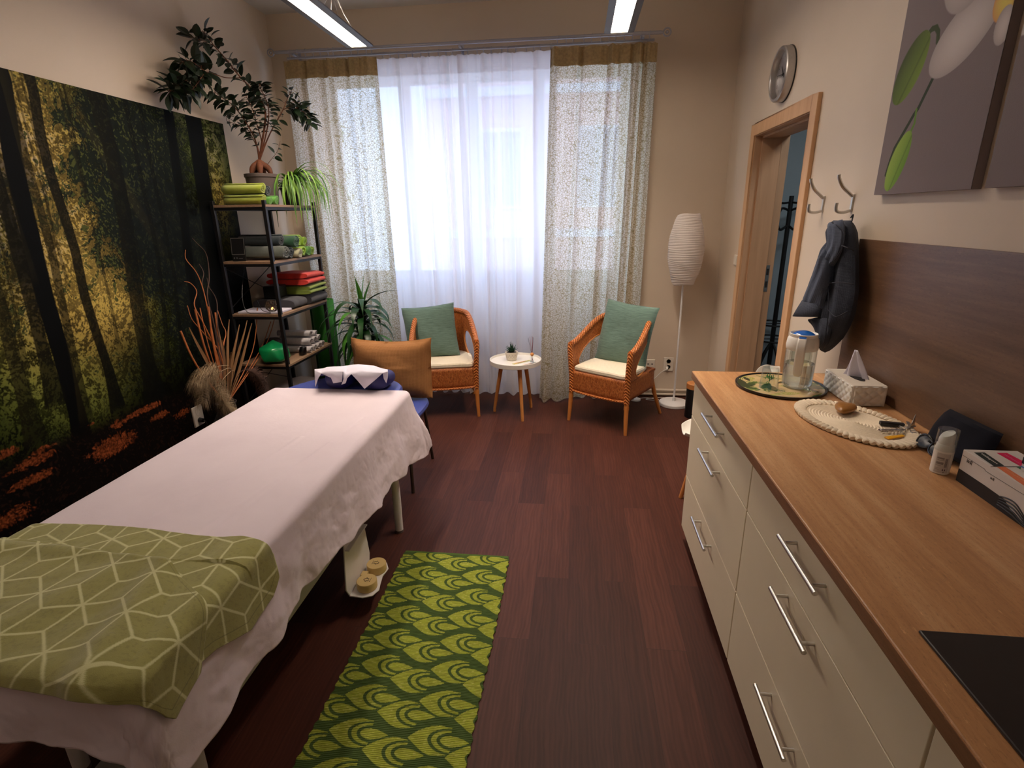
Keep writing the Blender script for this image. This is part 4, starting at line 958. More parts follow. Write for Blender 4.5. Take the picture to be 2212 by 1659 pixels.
for (cx, cy, k) in ((-.866, 1.968, 1), (-.866, 1.850, -1)):
    bt_ = B().lathe([(.042, 0), (.0435, .004), (.0435, .034), (.0415, .037), (.0001, .038)], (cx, cy, .086), 36).build('button', MT['plastic_cream'], fsw)
    # engraved arrow with a bar, pointing up (raise) or down (lower)
    def ap(u, v): return Vector((cx+v*.8, cy+u*.8, .1252))
    s = k
    b = B(); b.tube([ap(-.008, -.012), ap(-.008, 0), ap(-.016, 0), ap(0, .016*1), ap(.016, 0), ap(.008, 0), ap(.008, -.012)] if s > 0 else [ap(-.008, .012), ap(-.008, 0), ap(-.016, 0), ap(0, -.016), ap(.016, 0), ap(.008, 0), ap(.008, .012)], .0009, 6, closed=True)
    b.tube([ap(-.016, .022 if s < 0 else -.02), ap(.016, .022 if s < 0 else -.02)], .0009, 6)
    b.build('engraved_arrow', MT['dim_ink'], bt_)
B().cbox((-.90, 1.91, .10), (.03, .035, .022)).build('switch_housing', MT['plastic_cream'], fsw, bevel=.003)

# white disposable sheet draped over the table
def drape(U, Vv, top, R_=.03, fl=.10, W=None, L=None):
    W = (TX1-TX0) if W is None else W; L = (TY1-TY0) if L is None else L
    dx = np.where(U > W, U-W, np.where(U < 0, U, 0)); dy = np.where(Vv > L, Vv-L, np.where(Vv < 0, Vv, 0)); r = np.hypot(dx, dy)+1e-9
    th = np.minimum(r/R_, PI/2*.94); rest = np.maximum(r-R_*PI/2*.94, 0)
    o = R_*np.sin(th)+rest*fl; dn = R_*(1-np.cos(th))+rest*np.sqrt(1-fl.__pow__(2) if not hasattr(fl, 'shape') else np.clip(1-fl**2, 0, 1))
    X = TX0+np.clip(U, 0, W)+dx/r*o; Y = TY0+np.clip(Vv, 0, L)+dy/r*o; return X, Y, top-dn, r, rest, dx/r, dy/r
nu, nv = 260, 420
S_, T_ = np.meshgrid(np.linspace(0, 1, nu), np.linspace(0, 1, nv))
Ly, Wx = TY1-TY0, TX1-TX0
Vv = -.21+T_*(Ly+.21+.085)
nearcut = .06*(1-S_)**1-.07*sstep(.72, .98, S_); Vv = np.where(T_ < .16, Vv+nearcut*(1-T_/.16)**.7, Vv)
yy = Vv
hr = np.interp(yy, [-.3, 0, .3, .61, 1.11, 1.4, 1.75, 1.9, 2.0], [.27, .30, .285, .285, .325, .33, .385, .40, .36])+.007*np.sin(yy*21)+.003*np.sin(yy*47+1)
U = -.16+S_*(Wx+.16+hr)
flr = .14+.05*np.sin(yy*6+.5)+.03*np.sin(yy*17)
flr = np.where(yy > 1.6, flr+.14*(yy-1.6)/.3, flr)
X, Y, Z, r, rest, ox, oy = drape(U, Vv, TZ+.004, .035, np.clip(flr, .02, .5))
wr = (fbm(U*7+3, Vv*5, 3, 2)-.5)*.034*np.clip(rest/.12, 0, 1)+(np.abs(fbm(U*18+Vv*9, Vv*16-U*7, 3, 6)-.5)-.1)*.011*np.clip(rest/.05, 0, 1)
wr = wr+np.clip(rest/.15, 0, 1)*.005*np.sin(Vv*30+6*fbm(U*3, Vv*3, 2, 8))
X = X+ox*wr; Y = Y+oy*wr
flatm = (rest <= 0)
Z = Z+flatm*(.003*(fbm(U*4, Vv*4, 4, 12)-.5)+.0028*np.exp(-((U-.30-.22*(Vv-.4)+.03*np.sin(Vv*5))/.012)**2)*(Vv < 1.25)+.0024*np.exp(-((U-.52-.16*(Vv-.4))/.012)**2)*(Vv < 1.2)+.002*np.exp(-((U-.16-.3*(Vv-.5))/.015)**2)*(Vv < 1.0)+.0022*np.exp(-((U-.62-.10*(Vv-.9))/.012)**2)*(Vv < 1.5))
idx = np.arange(nu*nv).reshape(nv, nu); F = np.stack([idx[:-1, :-1], idx[:-1, 1:], idx[1:, 1:], idx[1:, :-1]], -1).reshape(-1, 4)
so = painted('table_sheet', np.stack([X, Y, Z], -1).reshape(-1, 3), F, np.ones((nu*nv, 3)), MT['sheet'], label='creased white sheet spread over the massage table', cat='sheet')
md = so.modifiers.new('solid', 'SOLIDIFY'); md.thickness = .0015; md.offset = 1

# green blanket with a white cube lattice, folded in two at the foot end
def lattice(u, v, a=.150):
    g = 2/math.sqrt(3)
    # nearest point of a triangular lattice
    j = np.round(v/(a*math.sqrt(3)/2)); best = None
    for dj in (-1, 0, 1):
        jj = j+dj; off = (jj % 2)*.5; ii = np.round(u/a-off); cx = (ii+off)*a; cy = jj*a*math.sqrt(3)/2; d = np.hypot(u-cx, v-cy)
        if best is None: best = (d, u-cx, v-cy)
        else:
            k = d < best[0]; best = (np.where(k, d, best[0]), np.where(k, u-cx, best[1]), np.where(k, v-cy, best[2]))
    d, x, y = best; an = np.arctan2(y, x); k6 = np.round((an-PI/6)/(PI/3))*(PI/3)+PI/6; ln = np.abs(x*np.sin(k6)-y*np.cos(k6))
    # second family: half of the rhombi are split by a narrow band
    k2 = np.round((an)/(PI/3)); t2 = k2*(PI/3); l2 = np.abs(np.abs(x*np.sin(t2)-y*np.cos(t2))-.0); 
    band = np.where(np.mod(k2, 3) == 0, np.abs(np.abs(y)-.030), 1); band = np.where(np.abs(x) < a*.5, band, 1)
    return np.minimum(ln, 1)
def blanket():
    Ps, Fs, Cs = [], [], []; n0 = 0
    nu, nv = 430, 250; S_, T_ = np.meshgrid(np.linspace(0, 1, nu), np.linspace(0, 1, nv))
    for layer in (0, 1):
        if layer == 0:   # under layer, its far corner hangs over the table's right edge
            Vv = .02+T_*(.475+.015*np.sin(S_*5)); hang = np.interp(T_, [0, .35, .6, .85, .95, 1], [.10, .13, .175, .165, .13, .07]); zt = TZ+.012
            cr = 1-.06*(1-np.clip(S_*12, 0, 1))
        else:
            Vv = -.065+.05*(1-S_)+T_*(.43-.02*S_+.012*np.sin(S_*4)); hang = np.interp(T_, [0, .06, .2, .45, .7, 1], [.02, .09, .175, .15, .03, -.16]); zt = TZ+.026
        U = -.13+S_*(Wx+.13+hang)
        X, Y, Z, r, rest, ox, oy = drape(U, Vv, zt, .045 if layer else .040, np.full_like(U, .22 if layer else .26))
        pu = .016*(fbm(U*5, Vv*5, 3, 40+layer)-.35)+.003*(fbm(U*22, Vv*22, 3, 44)-.5)
        if layer:
            pu = pu+.022*np.exp(-((U-.62+.30*(Vv-.2))/.05)**2)-.012*np.exp(-((U-.70+.30*(Vv-.2))/.03)**2)+.012*np.exp(-((Vv-.36)/.03)**2)
            edge = np.clip((1-T_)/.06, 0, 1); pu = pu-(1-edge)**2*.014; pu = pu+.01*np.exp(-((U-.35-.4*Vv)/.06)**2)
        else: pu = pu+.010*np.exp(-((U-.70)/.05)**2)+.008*np.sin(Vv*30)*np.clip(rest/.05, 0, 1)
        pu = pu*np.where(Vv < .37, .25, 1) if not layer else pu; pu = np.maximum(pu, -.002)
        Z = Z+pu*(1-np.clip(rest/.03, 0, 1)); X = X+ox*(np.clip(pu, 0, 1)+.006)*np.clip(r/.03, 0, 1); Y = Y+oy*(np.clip(pu, 0, 1)+.006)*np.clip(r/.03, 0, 1)
        if layer: Z = Z-.0*Z
        rot = math.radians(12 if layer else -8); a = U*math.cos(rot)-Vv*math.sin(rot); c = U*math.sin(rot)+Vv*math.cos(rot)
        ln = lattice(a*1.0, c*1.0)+.0012*(fbm(U*260, Vv*260, 2, 3)-.5)
        mk = (1-sstep(.0022, .0042, ln))[..., None]
        base = np.array(S(152, 148, 82)[:3])*(.9+.2*fbm(U*30, Vv*30, 3, 5))[..., None]*(1-.16*sstep(.62, .75, fbm(U*190, Vv*190, 2, 8)))[..., None]; lc = np.array(S(206, 206, 152)[:3])
        C = base*(1-mk)+lc*mk
        se = np.minimum(np.abs(S_-1)*(Wx+.2), 1); st = ((se > .020) & (se < .0235))[..., None]*.6; C = C*(1-st)+np.array(S(84, 84, 44)[:3])*st
        idx = n0+np.arange(nu*nv).reshape(nv, nu); F = np.stack([idx[:-1, :-1], idx[:-1, 1:], idx[1:, 1:], idx[1:, :-1]], -1).reshape(-1, 4)
        Ps.append(np.stack([X, Y, Z], -1).reshape(-1, 3)); Fs.append(F); Cs.append(C.reshape(-1, 3)); n0 += nu*nv
    return np.concatenate(Ps), np.concatenate(Fs), np.concatenate(Cs)
P_, F_, C_ = blanket()
bo = painted('folded_blanket', P_, F_, C_, paintmat('fleece_blanket', .95, 500, .35, .003, Sheen_Weight=.4), label='folded green blanket with a white cube lattice at the foot of the table', cat='blanket')
md = bo.modifiers.new('solid', 'SOLIDIFY'); md.thickness = .006; md.offset = -1

# horseshoe face cushion with its paper cover
fc = thing('face_cushion', (-1.19, 2.77, .70), 0, 'navy horseshoe face cushion under white paper on the table head', 'face cushion')
def ucurve(n=60):
    """U open towards the camera: two straight legs and a bow"""
    out = []
    for i in range(n+1):
        t = i/n
        if t < .25: out.append((.108, lerp(2.655, 2.79, t/.25)))
        elif t > .75: out.append((-.108, lerp(2.79, 2.655, (t-.75)/.25)))
        else: a = (t-.25)/.5*PI; out.append((.108*math.cos(a), 2.79+.085*math.sin(a)))
    return out
uc = ucurve(); V = []
for i, (x, y) in enumerate(uc):
    n = len(uc); x0, y0 = uc[max(i-1, 0)]; x1, y1 = uc[min(i+1, n-1)]; d = Vector((x1-x0, y1-y0, 0)).normalized(); s_ = Vector((d.y, -d.x, 0)); e = min(i, n-1-i)/7; k = 1 if e >= 1 else max(.05, math.sqrt(1-(1-e)**2))*.98
    wide = .074+(.016 if x > 0 else 0)*sstep(2.80, 2.70, y) if False else .076
    hh_ = lerp(.062, .034, min(1, max(0, (y-2.66)/.2)))
    V.append([Vector((-1.19+x, y, .702+hh_))+s_*(wide*k*math.copysign(abs(math.cos(a))**.8, math.cos(a)))+Vector((0, 0, hh_*(.35+.65*k)*math.copysign(abs(math.sin(a))**.8, math.sin(a)))) for a in np.linspace(0, 2*PI, 25)[:-1]])
b = B().grid(V, cv=True); b.f.append(tuple(range(23, -1, -1))); b.f.append(tuple(len(b.v)-24+k for k in range(24)))
b.build('cushion', MT['navy_vinyl'], fc)
F_ = [(679.5, 800), (694, 807), (704, 804), (718, 803), (740.5, 803), (741.5, 803), (747, 811), (759, 808), (780, 804), (800, 805), (827, 806), (838, 803)]
K_ = [(680.5, 798), (697, 796), (708, 795), (722, 793.3), (741, 791), (745, 790.2), (752, 789.3), (762, 788), (774, 787), (790, 788.4), (808, 789.8), (837, 801)]
fr_ = [at(u, v, 1, 2.628) for u, v in F_]; bk_ = [at(u, v, 1, 2.93) for u, v in K_]
V = []
for j in range(9):
    t = j/8; V.append([a.lerp(c, t)+Vector((0, 0, .010*math.sin(PI*t)-.006*math.sin(PI*t)*math.cos(i*1.3))) for i, (a, c) in enumerate(zip(fr_, bk_))])
pb_ = B().grid(V)
pb_.grid([[p for p in bk_], [p+Vector((0, .022, -.05)) for p in bk_]])
def flap(px, y=2.622): pb_.add([at(u, v, 1, y) for u, v in px], [tuple(range(len(px)))])
flap([(694, 807), (715, 816), (720, 828), (738.5, 825), (740.5, 803), (718, 803), (704, 804)])
flap([(759, 808), (773, 823), (787.5, 840), (808, 823), (827, 806), (800, 805), (780, 804)])
flap([(741.5, 803), (747, 811), (759, 808), (750, 817), (746.5, 828), (737.5, 831), (742, 819)], 2.615)
flap([(679.5, 800), (680, 818), (681.5, 836), (686.5, 819), (694, 807)], 2.626); flap([(827, 806), (829, 818), (834.5, 828), (838, 815), (838, 803)], 2.64)
pb_.build('paper_cover', MT['paper'], fc, thick=.0012, label='white disposable paper')

# visitor chair behind the table's head, brown pillow on it
vc = thing('visitor_chair', (-1.18, 3.07, 0), 0, 'blue-seated chair with dark tube legs standing behind the table head', 'chair')
b = B(); V = []
def sq(cx, cy, hw, hd, z, n=40, p=3.2):
    r = []
    for i in range(n):
        a = 2*PI*i/n; c, s = math.cos(a), math.sin(a); r.append(Vector((cx+hw*math.copysign(abs(c)**(2/p), c), cy+hd*math.copysign(abs(s)**(2/p), s), z)))
    return r
V = [sq(-1.17, 3.08, .20, .20, .415), sq(-1.17, 3.08, .235, .245, .425), sq(-1.17, 3.08, .245, .255, .445), sq(-1.17, 3.08, .24, .25, .462), sq(-1.17, 3.08, .21, .22, .474), sq(-1.17, 3.08, .10, .10, .478), sq(-1.17, 3.08, .005, .005, .479)]
b.grid(V, cv=True); b.f.append(tuple(range(39, -1, -1))); b.build('seat', MT['blue_vinyl'], vc)
V = [[p+Vector((0, 0, 0)) for p in [Vector((-1.17+.20*math.copysign(abs(math.cos(a))**.6, math.cos(a))*k, 3.375+dy+.015*math.sin(a), .66+.10*math.copysign(abs(math.sin(a))**.6, math.sin(a))*k)) for a in np.linspace(0, 2*PI, 33)[:-1]]] for k, dy in ((.02, -.012), (.9, -.012), (1, 0), (1, .012), (.9, .024), (.02, .024))]
B().grid(V, cv=True).build('backrest', MT['blue_vinyl'], vc)
dm = mat('dark_tube', S(84, 74, 66), .35, .7)
for s in (-1, 1):
    x = -1.17+s*.205
    B().tube(spline([(x+s*.008, 2.822, 0), (x, 2.845, .2), (x-s*.01, 2.875, .42), (x-s*.01, 2.9, .43)], 5), .0105, 12).build('leg', dm, vc)
    B().tube(spline([(x+s*.004, 3.305, 0), (x, 3.26, .2), (x-s*.008, 3.22, .41)], 5), .0105, 12).build('leg', dm, vc)
    B().tube(spline([(x-s*.02, 3.2, .43), (x-s*.02, 3.30, .50), (x-s*.02, 3.39, .62), (x-s*.02, 3.405, .74)], 5), .0095, 10).build('back_post', dm, vc)
B().cyl((-.972, 2.838, .205), (-1.368, 2.838, .205), .006).cyl((-.975, 2.86, .405), (-1.365, 2.86, .405), .009).cyl((-.975, 3.2, .405), (-1.365, 3.2, .405), .009).build('stretcher', dm, vc)

def pillow(name, c, right, up, w_, h_, depth, m, label, cat='cushion', flange=0, dent=0, seed=0, pinch=.06, n=44, sag=0, group=None, piping=None):
    c = Vector(c); right = Vector(right).normalized(); up = (Vector(up)-right*Vector(up).dot(right)).normalized(); nr = right.cross(up)
    b = B(); fr = 1-flange; 
    for side in (1, -1):
        V = []
        for j in range(n+1):
            r = []
            for i in range(n+1):
                u, v = i/n*2-1, j/n*2-1
                uu, vv = min(1, abs(u)/fr), min(1, abs(v)/fr); pe = 5 if flange else 2.6; d = depth*((1-uu**pe)**.5)*((1-vv**pe)**.5) if uu < 1 and vv < 1 else 0
                d += depth*.22*nz(u*2.2+seed, v*2.2, seed)*(1-uu)*(1-vv)*2
                if dent and side > 0: d -= dent*math.exp(-((u-.05)/.16)**2-((v-.75)/.22)**2)
                px = u*(1-pinch*(1-v*v)); py = v*(1-pinch*(1-u*u))
                wv = 0 if uu < 1 and vv < 1 else .006*math.sin(u*9+seed)+.005*math.sin(v*11)
                p = c+right*(px*w_/2)+up*(py*h_/2-sag*(1-u*u)*(v > 0)*v)+nr*(-side*d+wv+.012*math.sin(u*3+v*2+seed)); r.append(p)
            V.append(r)
        b.grid(V)
    o = b.build(name, m, label=label, cat=cat, group=group, thick=.003 if flange else 0)
    if flange:
        pts = []
        for a, s0, s1 in ((0, -1, 1), (1, -1, 1), (2, 1, -1), (3, 1, -1)):
            for i in range(14):
                q = lerp(s0, s1, i/14)*fr; u, v = ((q, -fr), (fr, q), (q, fr), (-fr, q))[a]; pts.append(c+right*(u*(1-pinch*(1-v*v))*w_/2)+up*(v*(1-pinch*(1-u*u))*h_/2-sag*(1-u*u)*(v > 0)*v)+nr*(.012*math.sin(u*3+v*2+seed)-.006))
        B().tube(pts, .0022, 6, closed=True).build('flange_seam', mat('seam_brown', S(96, 62, 30), .9), o)
    return o
bp_ = pillow('throw_pillow', (-1.178, 3.245, .672), (1, .02, .004), (0, .16, 1), .535, .395, .075, MT['brown_cloth'], 'tan brown flanged pillow standing on the visitor chair', flange=.085, seed=2, pinch=.035, sag=.02)
# ---------------------------------------------------------------- wicker armchairs
def make_armchair():
    t = thing('wicker_armchair', (0, 0, 0))
    W2, D2 = .262, .27
    def topc(s):
        """top rail, s 0..1 from the front left arm round the back to the front right arm (front is -y)"""
        a = PI*(1-s)
        x = W2*math.copysign(abs(math.cos(a))**.82, math.cos(a)); y = -D2+(D2+.31)*abs(math.sin(a))**1.0
        z = .635+.175*sstep(0, .5, 1-abs(2*s-1))**.9 if True else 0
        return Vector((x, y, float(z)))
    n = 120
    top = [topc(i/n) for i in range(n+1)]
    def botp(i):
        s = i/n; p = topc(s).copy(); k = float(sstep(0, .35, min(s, 1-s))); f = 1-.10*k
        return Vector((p.x*(1-.04*k)*(.985), lerp(p.y, p.y*.80-.01, k), .415))
    # woven wall with a teardrop opening on each side
    m_ = 34; V = []; UV = []; L = 0; acc = [0]
    for i in range(n): L += (top[i+1]-top[i]).length; acc.append(L)
    for i in range(n+1):
        row = []; bq = botp(i)
        for j in range(m_+1): row.append(bq.lerp(top[i], j/m_)); UV.append((j/m_*(top[i].z-.415), acc[i]))
        V.append(row)
    b = B().grid(V); b.uv = UV
    def hole(s, z):
        for q in (0, 1):
            ss = s if q == 0 else 1-s
            a, c = (ss-.175)/.105, (z-.545)/.105; c2 = c-.55*a
            if a*a*(1+.25*a)+c2*c2 < 1: return True
        return False
    kf = []
    for f in b.f:
        i0, j0 = f[0]//(m_+1), f[0] % (m_+1); s = (i0+.5)/n; p = V[i0][j0].lerp(V[min(i0+1, n)][min(j0+1, m_)], .5)
        if not hole(s, p.z): kf.append(f)
    b.f = kf
    b.build('woven_back', MT['wicker'], t, thick=.012, world=False, label='woven horseshoe back with an opening under each arm')
    # cane rim of each opening
    for q in (0, 1):
        pts = []
        for a_ in np.linspace(0, 2*PI, 40)[:-1]:
            a = math.cos(a_); r_ = 1/math.sqrt(max(.3, math.cos(a_)**2*(1+.25*math.cos(a_))+math.sin(a_)**2)); aa = math.cos(a_)*r_; cc = math.sin(a_)*r_
            ss = .175+.105*aa; z = .545+.105*(cc+.55*aa); s = ss if q == 0 else 1-ss; i = s*n; i0 = max(0, min(n-1, int(i))); fr = i-i0
            tp = top[i0].lerp(top[i0+1], fr); bq = botp(i0).lerp(botp(min(n, i0+1)), fr); kz = (z-.415)/max(.01, tp.z-.415); pts.append(bq.lerp(tp, kz))
        B().tube(pts, .0085, 8, closed=True).build('opening_rim', MT['rattan_leg'], t, world=False)
    # braided top rail and front posts
    def braid_tube(pts, r, name):
        bb = B().tube(pts, r, 10); L = 0; uv = []; N = len(pts)
        for i in range(N):
            if i: L += (Vector(pts[i])-Vector(pts[i-1])).length
            for k in range(10): uv.append((abs(k-5)/10*.12, L))
        bb.uv = uv; return bb.build(name, MT['braid'], t, world=False)
    braid_tube([p+Vector((0, 0, .004)) for p in top], .021, 'top_rail')
    for s in (-1, 1):
        braid_tube(spline([(s*W2, -D2, .645), (s*(W2+.002), -D2-.006, .60), (s*(W2-.006), -D2-.004, .50), (s*(W2-.012), -D2+.004, .36), (s*(W2-.012), -D2+.004, .245)], 6), .021, 'front_post')
    # seat box: woven apron on four sides
    b = B(); uv = []
    cs = [(-W2+.012, -D2+.004), (W2-.012, -D2+.004), (W2-.03, .19), (-W2+.03, .19)]; L = 0
    for q in range(4):
        a, c = Vector((*cs[q], 0)), Vector((*cs[(q+1) % 4], 0)); ll = (c-a).length
        lo = .262 if q != 2 else .32
        V = [[(a.lerp(c, i/10).x, a.lerp(c, i/10).y, lerp(lo, .425, j/6)-(.012*math.sin(PI*i/10) if (j == 0 and q == 0) else 0)) for i in range(11)] for j in range(7)]
        b.grid(V); uv += [(lerp(0, .16, j/6), L+ll*i/10) for j in range(7) for i in range(11)]; L += ll
    b.uv = uv; b.build('seat_apron', MT['wicker'], t, thick=.012, world=False)
    bb = B(); P0 = spline([(-W2+.012, -D2, .262), (-.12, -D2-.003, .252), (.12, -D2-.003, .252), (W2-.012, -D2, .262)], 8); bb.tube(P0, .010, 8); uv = []; L = 0
    for i in range(len(P0)):
        if i: L += (P0[i]-P0[i-1]).length
        uv += [(abs(k-4)/8*.12, L) for k in range(8)]
    bb.uv = uv; bb.build('apron_edge', MT['braid'], t, world=False)
    B().box((-W2+.02, -D2+.01, .405), (W2-.02, .20, .42)).build('seat', MT['wicker'], t, world=False)
    # cane legs
    for s in (-1, 1):
        b = B().tube([(s*(W2-.012), -D2+.004, .26), (s*(W2-.008), -D2-.002, .12), (s*(W2-.002), -D2-.010, 0)], [.018, .0165, .0125], 14).tube([(s*(W2-.011), -D2+.003, .225), (s*(W2-.011), -D2+.002, .20)], .0195, 14)
        b.build('leg', MT['rattan_leg'], t, world=False)
        B().tube([(s*(W2-.05), .17, .40), (s*(W2-.035), .24, .2), (s*(W2-.01), .325, 0)], [.018, .0165, .0125], 14).tube([(s*(W2-.047), .185, .36), (s*(W2-.046), .19, .335)], .0195, 14).build('leg', MT['rattan_leg'], t, world=False)
    B().cyl((-W2+.03, .19, .36), (W2-.03, .19, .36), .012).build('rear_stretcher', MT['rattan_leg'], t, world=False)
    return t
def seat_pad(parent_loc, rz, label):
    M = Matrix.Translation(Vector(parent_loc)) @ Matrix.Rotation(rz, 4, 'Z')
    out = [(-.225, -.262), (-.1, -.272), (.1, -.272), (.225, -.262), (.234, -.1), (.225, .06), (.16, .165), (0, .20), (-.16, .165), (-.225, .06), (-.234, -.1)]
    sp = spline([(x, y, 0) for x, y in out+out[:1]], 5)[:-1]; V = []
    for k, z in ((.0, .0), (.97, .0), (1, .010), (1, .030), (.97, .040), (.5, .044), (0.0, .044)):
        V.append([M @ Vector((p.x*k, p.y*k-.03*(1-k), .427+z)) for p in sp])
    return B().grid(V, cv=True).build('seat_cushion', MT['cream_cloth'], label=label, cat='cushion', group='cream seat cushions on the armchairs')
ac = make_armchair()
def place(o, loc, rz, label):
    o.location = loc; o.rotation_euler = (0, 0, rz); return tag(o, label, 'chair', 'wicker armchairs by the window')
place(ac, (.345, 4.20, 0), math.radians(-34), 'right wicker armchair, turned towards the room, beside the paper floor lamp')
ac2 = copy_tree(ac); place(ac2, (-1.10, 4.35, 0), math.radians(14), 'left wicker armchair, partly behind the brown pillow, beside the dracaena')
seat_pad((.345, 4.20, 0), math.radians(-34), 'thin cream seat cushion on the right wicker armchair')
seat_pad((-1.10, 4.35, 0), math.radians(14), 'thin cream seat cushion on the left wicker armchair')
pillow('teal_cushion', (.415, 4.27, .690), Vector((.83, -.56, -.07)), Vector((.15, .16, 1)), .46, .50, .075, MT['teal'], 'sea-green square cushion leaning in the right armchair', dent=.03, seed=5, pinch=.05, group='sea-green cushions')
pillow('teal_cushion', (-1.215, 4.37, .672), Vector((.99, .12, .10)), Vector((-.12, .22, 1)), .45, .45, .07, MT['teal'], 'sea-green square cushion tilted in the left armchair', dent=.012, seed=9, pinch=.05, group='sea-green cushions')

# ---------------------------------------------------------------- round side table and what stands on it
stb = thing('side_table', (-.475, 4.24, 0), 0, 'small round white tray table on three turned wooden legs', 'side table')
B().lathe([(.205, .440), (.212, .444), (.214, .478), (.212, .480), (.2085, .480), (.206, .4625), (.0001, .4625)], (-.475, 4.24, 0), 64).build('tray_top', MT['plastic_white'], stb)
for fx, fy in ((-.664, 4.267), (-.404, 4.058), (-.361, 4.389)):
    tp = Vector((-.475, 4.24, .44)).lerp(Vector((fx, fy, .44)), .62)
    B().tube([tp, Vector((fx, fy, .03)).lerp(tp, .0), (fx, fy, 0)], [.0185, .0125, .012], 16).build('leg', MT['legwood'], stb)
zt = .4627
ap_ = Vector((-.510, 4.26, zt)); al = thing('potted_aloe', ap_, 0, 'small aloe in a white lattice pot on the round side table', 'potted plant')
B().lathe([(.036, 0), (.042, .004), (.050, .052), (.0515, .06), (.052, .072), (.050, .0725), (.047, .066), (.0001, .064)], ap_, 40).build('pot', mat('stoneware_white', S(214, 204, 188), .6, var=.03), al)
b = B()
for k in range(12):
    for s in (-1, 1):
        a0 = k*PI/6; b.tube([ap_+Vector(((.0415+.0085*t)*math.cos(a0+s*t*.9), (.0415+.0085*t)*math.sin(a0+s*t*.9), .008+.046*t)) for t in np.linspace(0, 1, 7)], .0011, 5)
b.build('lattice_relief', mat('relief_grey', S(150, 140, 126), .7), al)
B().lathe([(.046, .0655), (.0001, .069)], ap_, 24).build('soil', MT['soil'], al)
def blade(b, base, az, el, L, w_, droop, n=10, fold=.25, twist=0, wprof=None):
    d = Vector((math.cos(az)*math.cos(el), math.sin(az)*math.cos(el), math.sin(el))); p = Vector(base); side = Vector((-math.sin(az), math.cos(az), 0)); rows = []
    for i in range(n+1):
        t = i/n; wv = (wprof(t) if wprof else (math.sin(PI*min(1, t*.9+.12))**.7*(1-t**3)))*w_/2
        up = side.cross(d).normalized()
        if up.z < 0: up = -up
        s2 = side*math.cos(twist*t)+up*math.sin(twist*t)
        rows.append([p-s2*wv+up*wv*fold, p, p+s2*wv+up*wv*fold])
        p = p+d*(L/n); e = math.asin(max(-1, min(1, d.z))); e = max(-1.52, e-droop/n); h = math.hypot(d.x, d.y) or 1e-6; d = Vector((d.x/h*math.cos(e), d.y/h*math.cos(e), math.sin(e)))
    b.grid(rows); return rows[-1][1]
random.seed(11); b = B()
for ring, (n_, el, L) in enumerate(((9, .45, .062), (8, .85, .072), (5, 1.25, .085))):
    for k in range(n_): blade(b, ap_+Vector((0, 0, .066)), 2*PI*k/n_+ring*.4, el+random.uniform(-.1, .1), L*random.uniform(.9, 1.1), .016, -.35, 6, .5)
b.build('leaves', MT['succ'], al, thick=.0018)
# reed diffuser
dp = Vector((-.335, 4.205, zt)); rd = thing('reed_diffuser', dp, 0, 'small glass reed diffuser with wooden ball and red and dark sticks', 'reed diffuser')
B().box((dp.x-.0165, dp.y-.0165, zt), (dp.x+.0165, dp.y+.0165, zt+.052)).build('bottle', MT['clear'], rd, bevel=.004)
B().box((dp.x-.0135, dp.y-.0135, zt+.003), (dp.x+.0135, dp.y+.0135, zt+.016)).build('oil', MT['water'], rd)
B().ball((dp.x, dp.y, zt+.066), .0150, 20).cyl((dp.x, dp.y, zt+.050), (dp.x, dp.y, zt+.056), .008).build('wooden_ball', MT['legwood'], rd)
for k, (ax_, ay_) in enumerate(((-.032, 0), (-.018, .008), (.0, -.006), (.010, .004), (.006, .0))):
    B().tube([(dp.x-ax_*.25, dp.y, zt+.006), (dp.x+ax_*.2, dp.y+ay_*.3, zt+.08), (dp.x+ax_, dp.y+ay_, zt+.205+.006*(k % 3))], .0012, 6).build('reed', mat('reed_%d' % k, S(*((58, 44, 44), (170, 40, 44), (96, 62, 52))[k % 3]), .6), rd)
# leaflets with incense sticks lying on the tray
for q, (u0, v0, u1, v1, wd, cols, lb) in enumerate(((1108, 787, 1152, 777, .030, ((206, 196, 120), (196, 60, 60), (90, 100, 70)), 'patterned flat incense packet lying under the diffuser'), (1118, 792, 1162, 782, .016, ((90, 90, 92), (214, 150, 100), (80, 70, 66)), 'second narrower incense packet at the tray edge'))):
    a, c = at(u0, v0, 2, zt), at(u1, v1, 2, zt); c = a.lerp(c, .92) if q else a.lerp(c, .86); d = (c-a).normalized(); s = Vector((-d.y, d.x, 0))
    z_ = Vector((0, 0, .0006+.0*q))
    o = B().prism([a-s*wd/2+z_, c-s*wd/2+z_, c+s*wd/2+z_, a+s*wd/2+z_], (0, 0, .0012)).build('incense_packet', mat('packet_%d' % q, S(*cols[0]), .5, var=.3, vs=60), smooth=False, label=lb, cat='packet', group='incense packets')
    for k in (1, 2):
        w1 = wd*.22*(1 if k == 1 else -1); zz = Vector((0, 0, .0021)); e0, e1 = a.lerp(c, .05+.1*k), a.lerp(c, .6+.15*k)
        B().prism([e0+s*(w1-.003)+zz, e1+s*(w1-.003)+zz, e1+s*(w1+.003)+zz, e0+s*(w1+.003)+zz], (0, 0, .0003)).build('printed_strip', mat('strip_%d%d' % (q, k), S(*cols[k]), .6), parent=o, smooth=False)

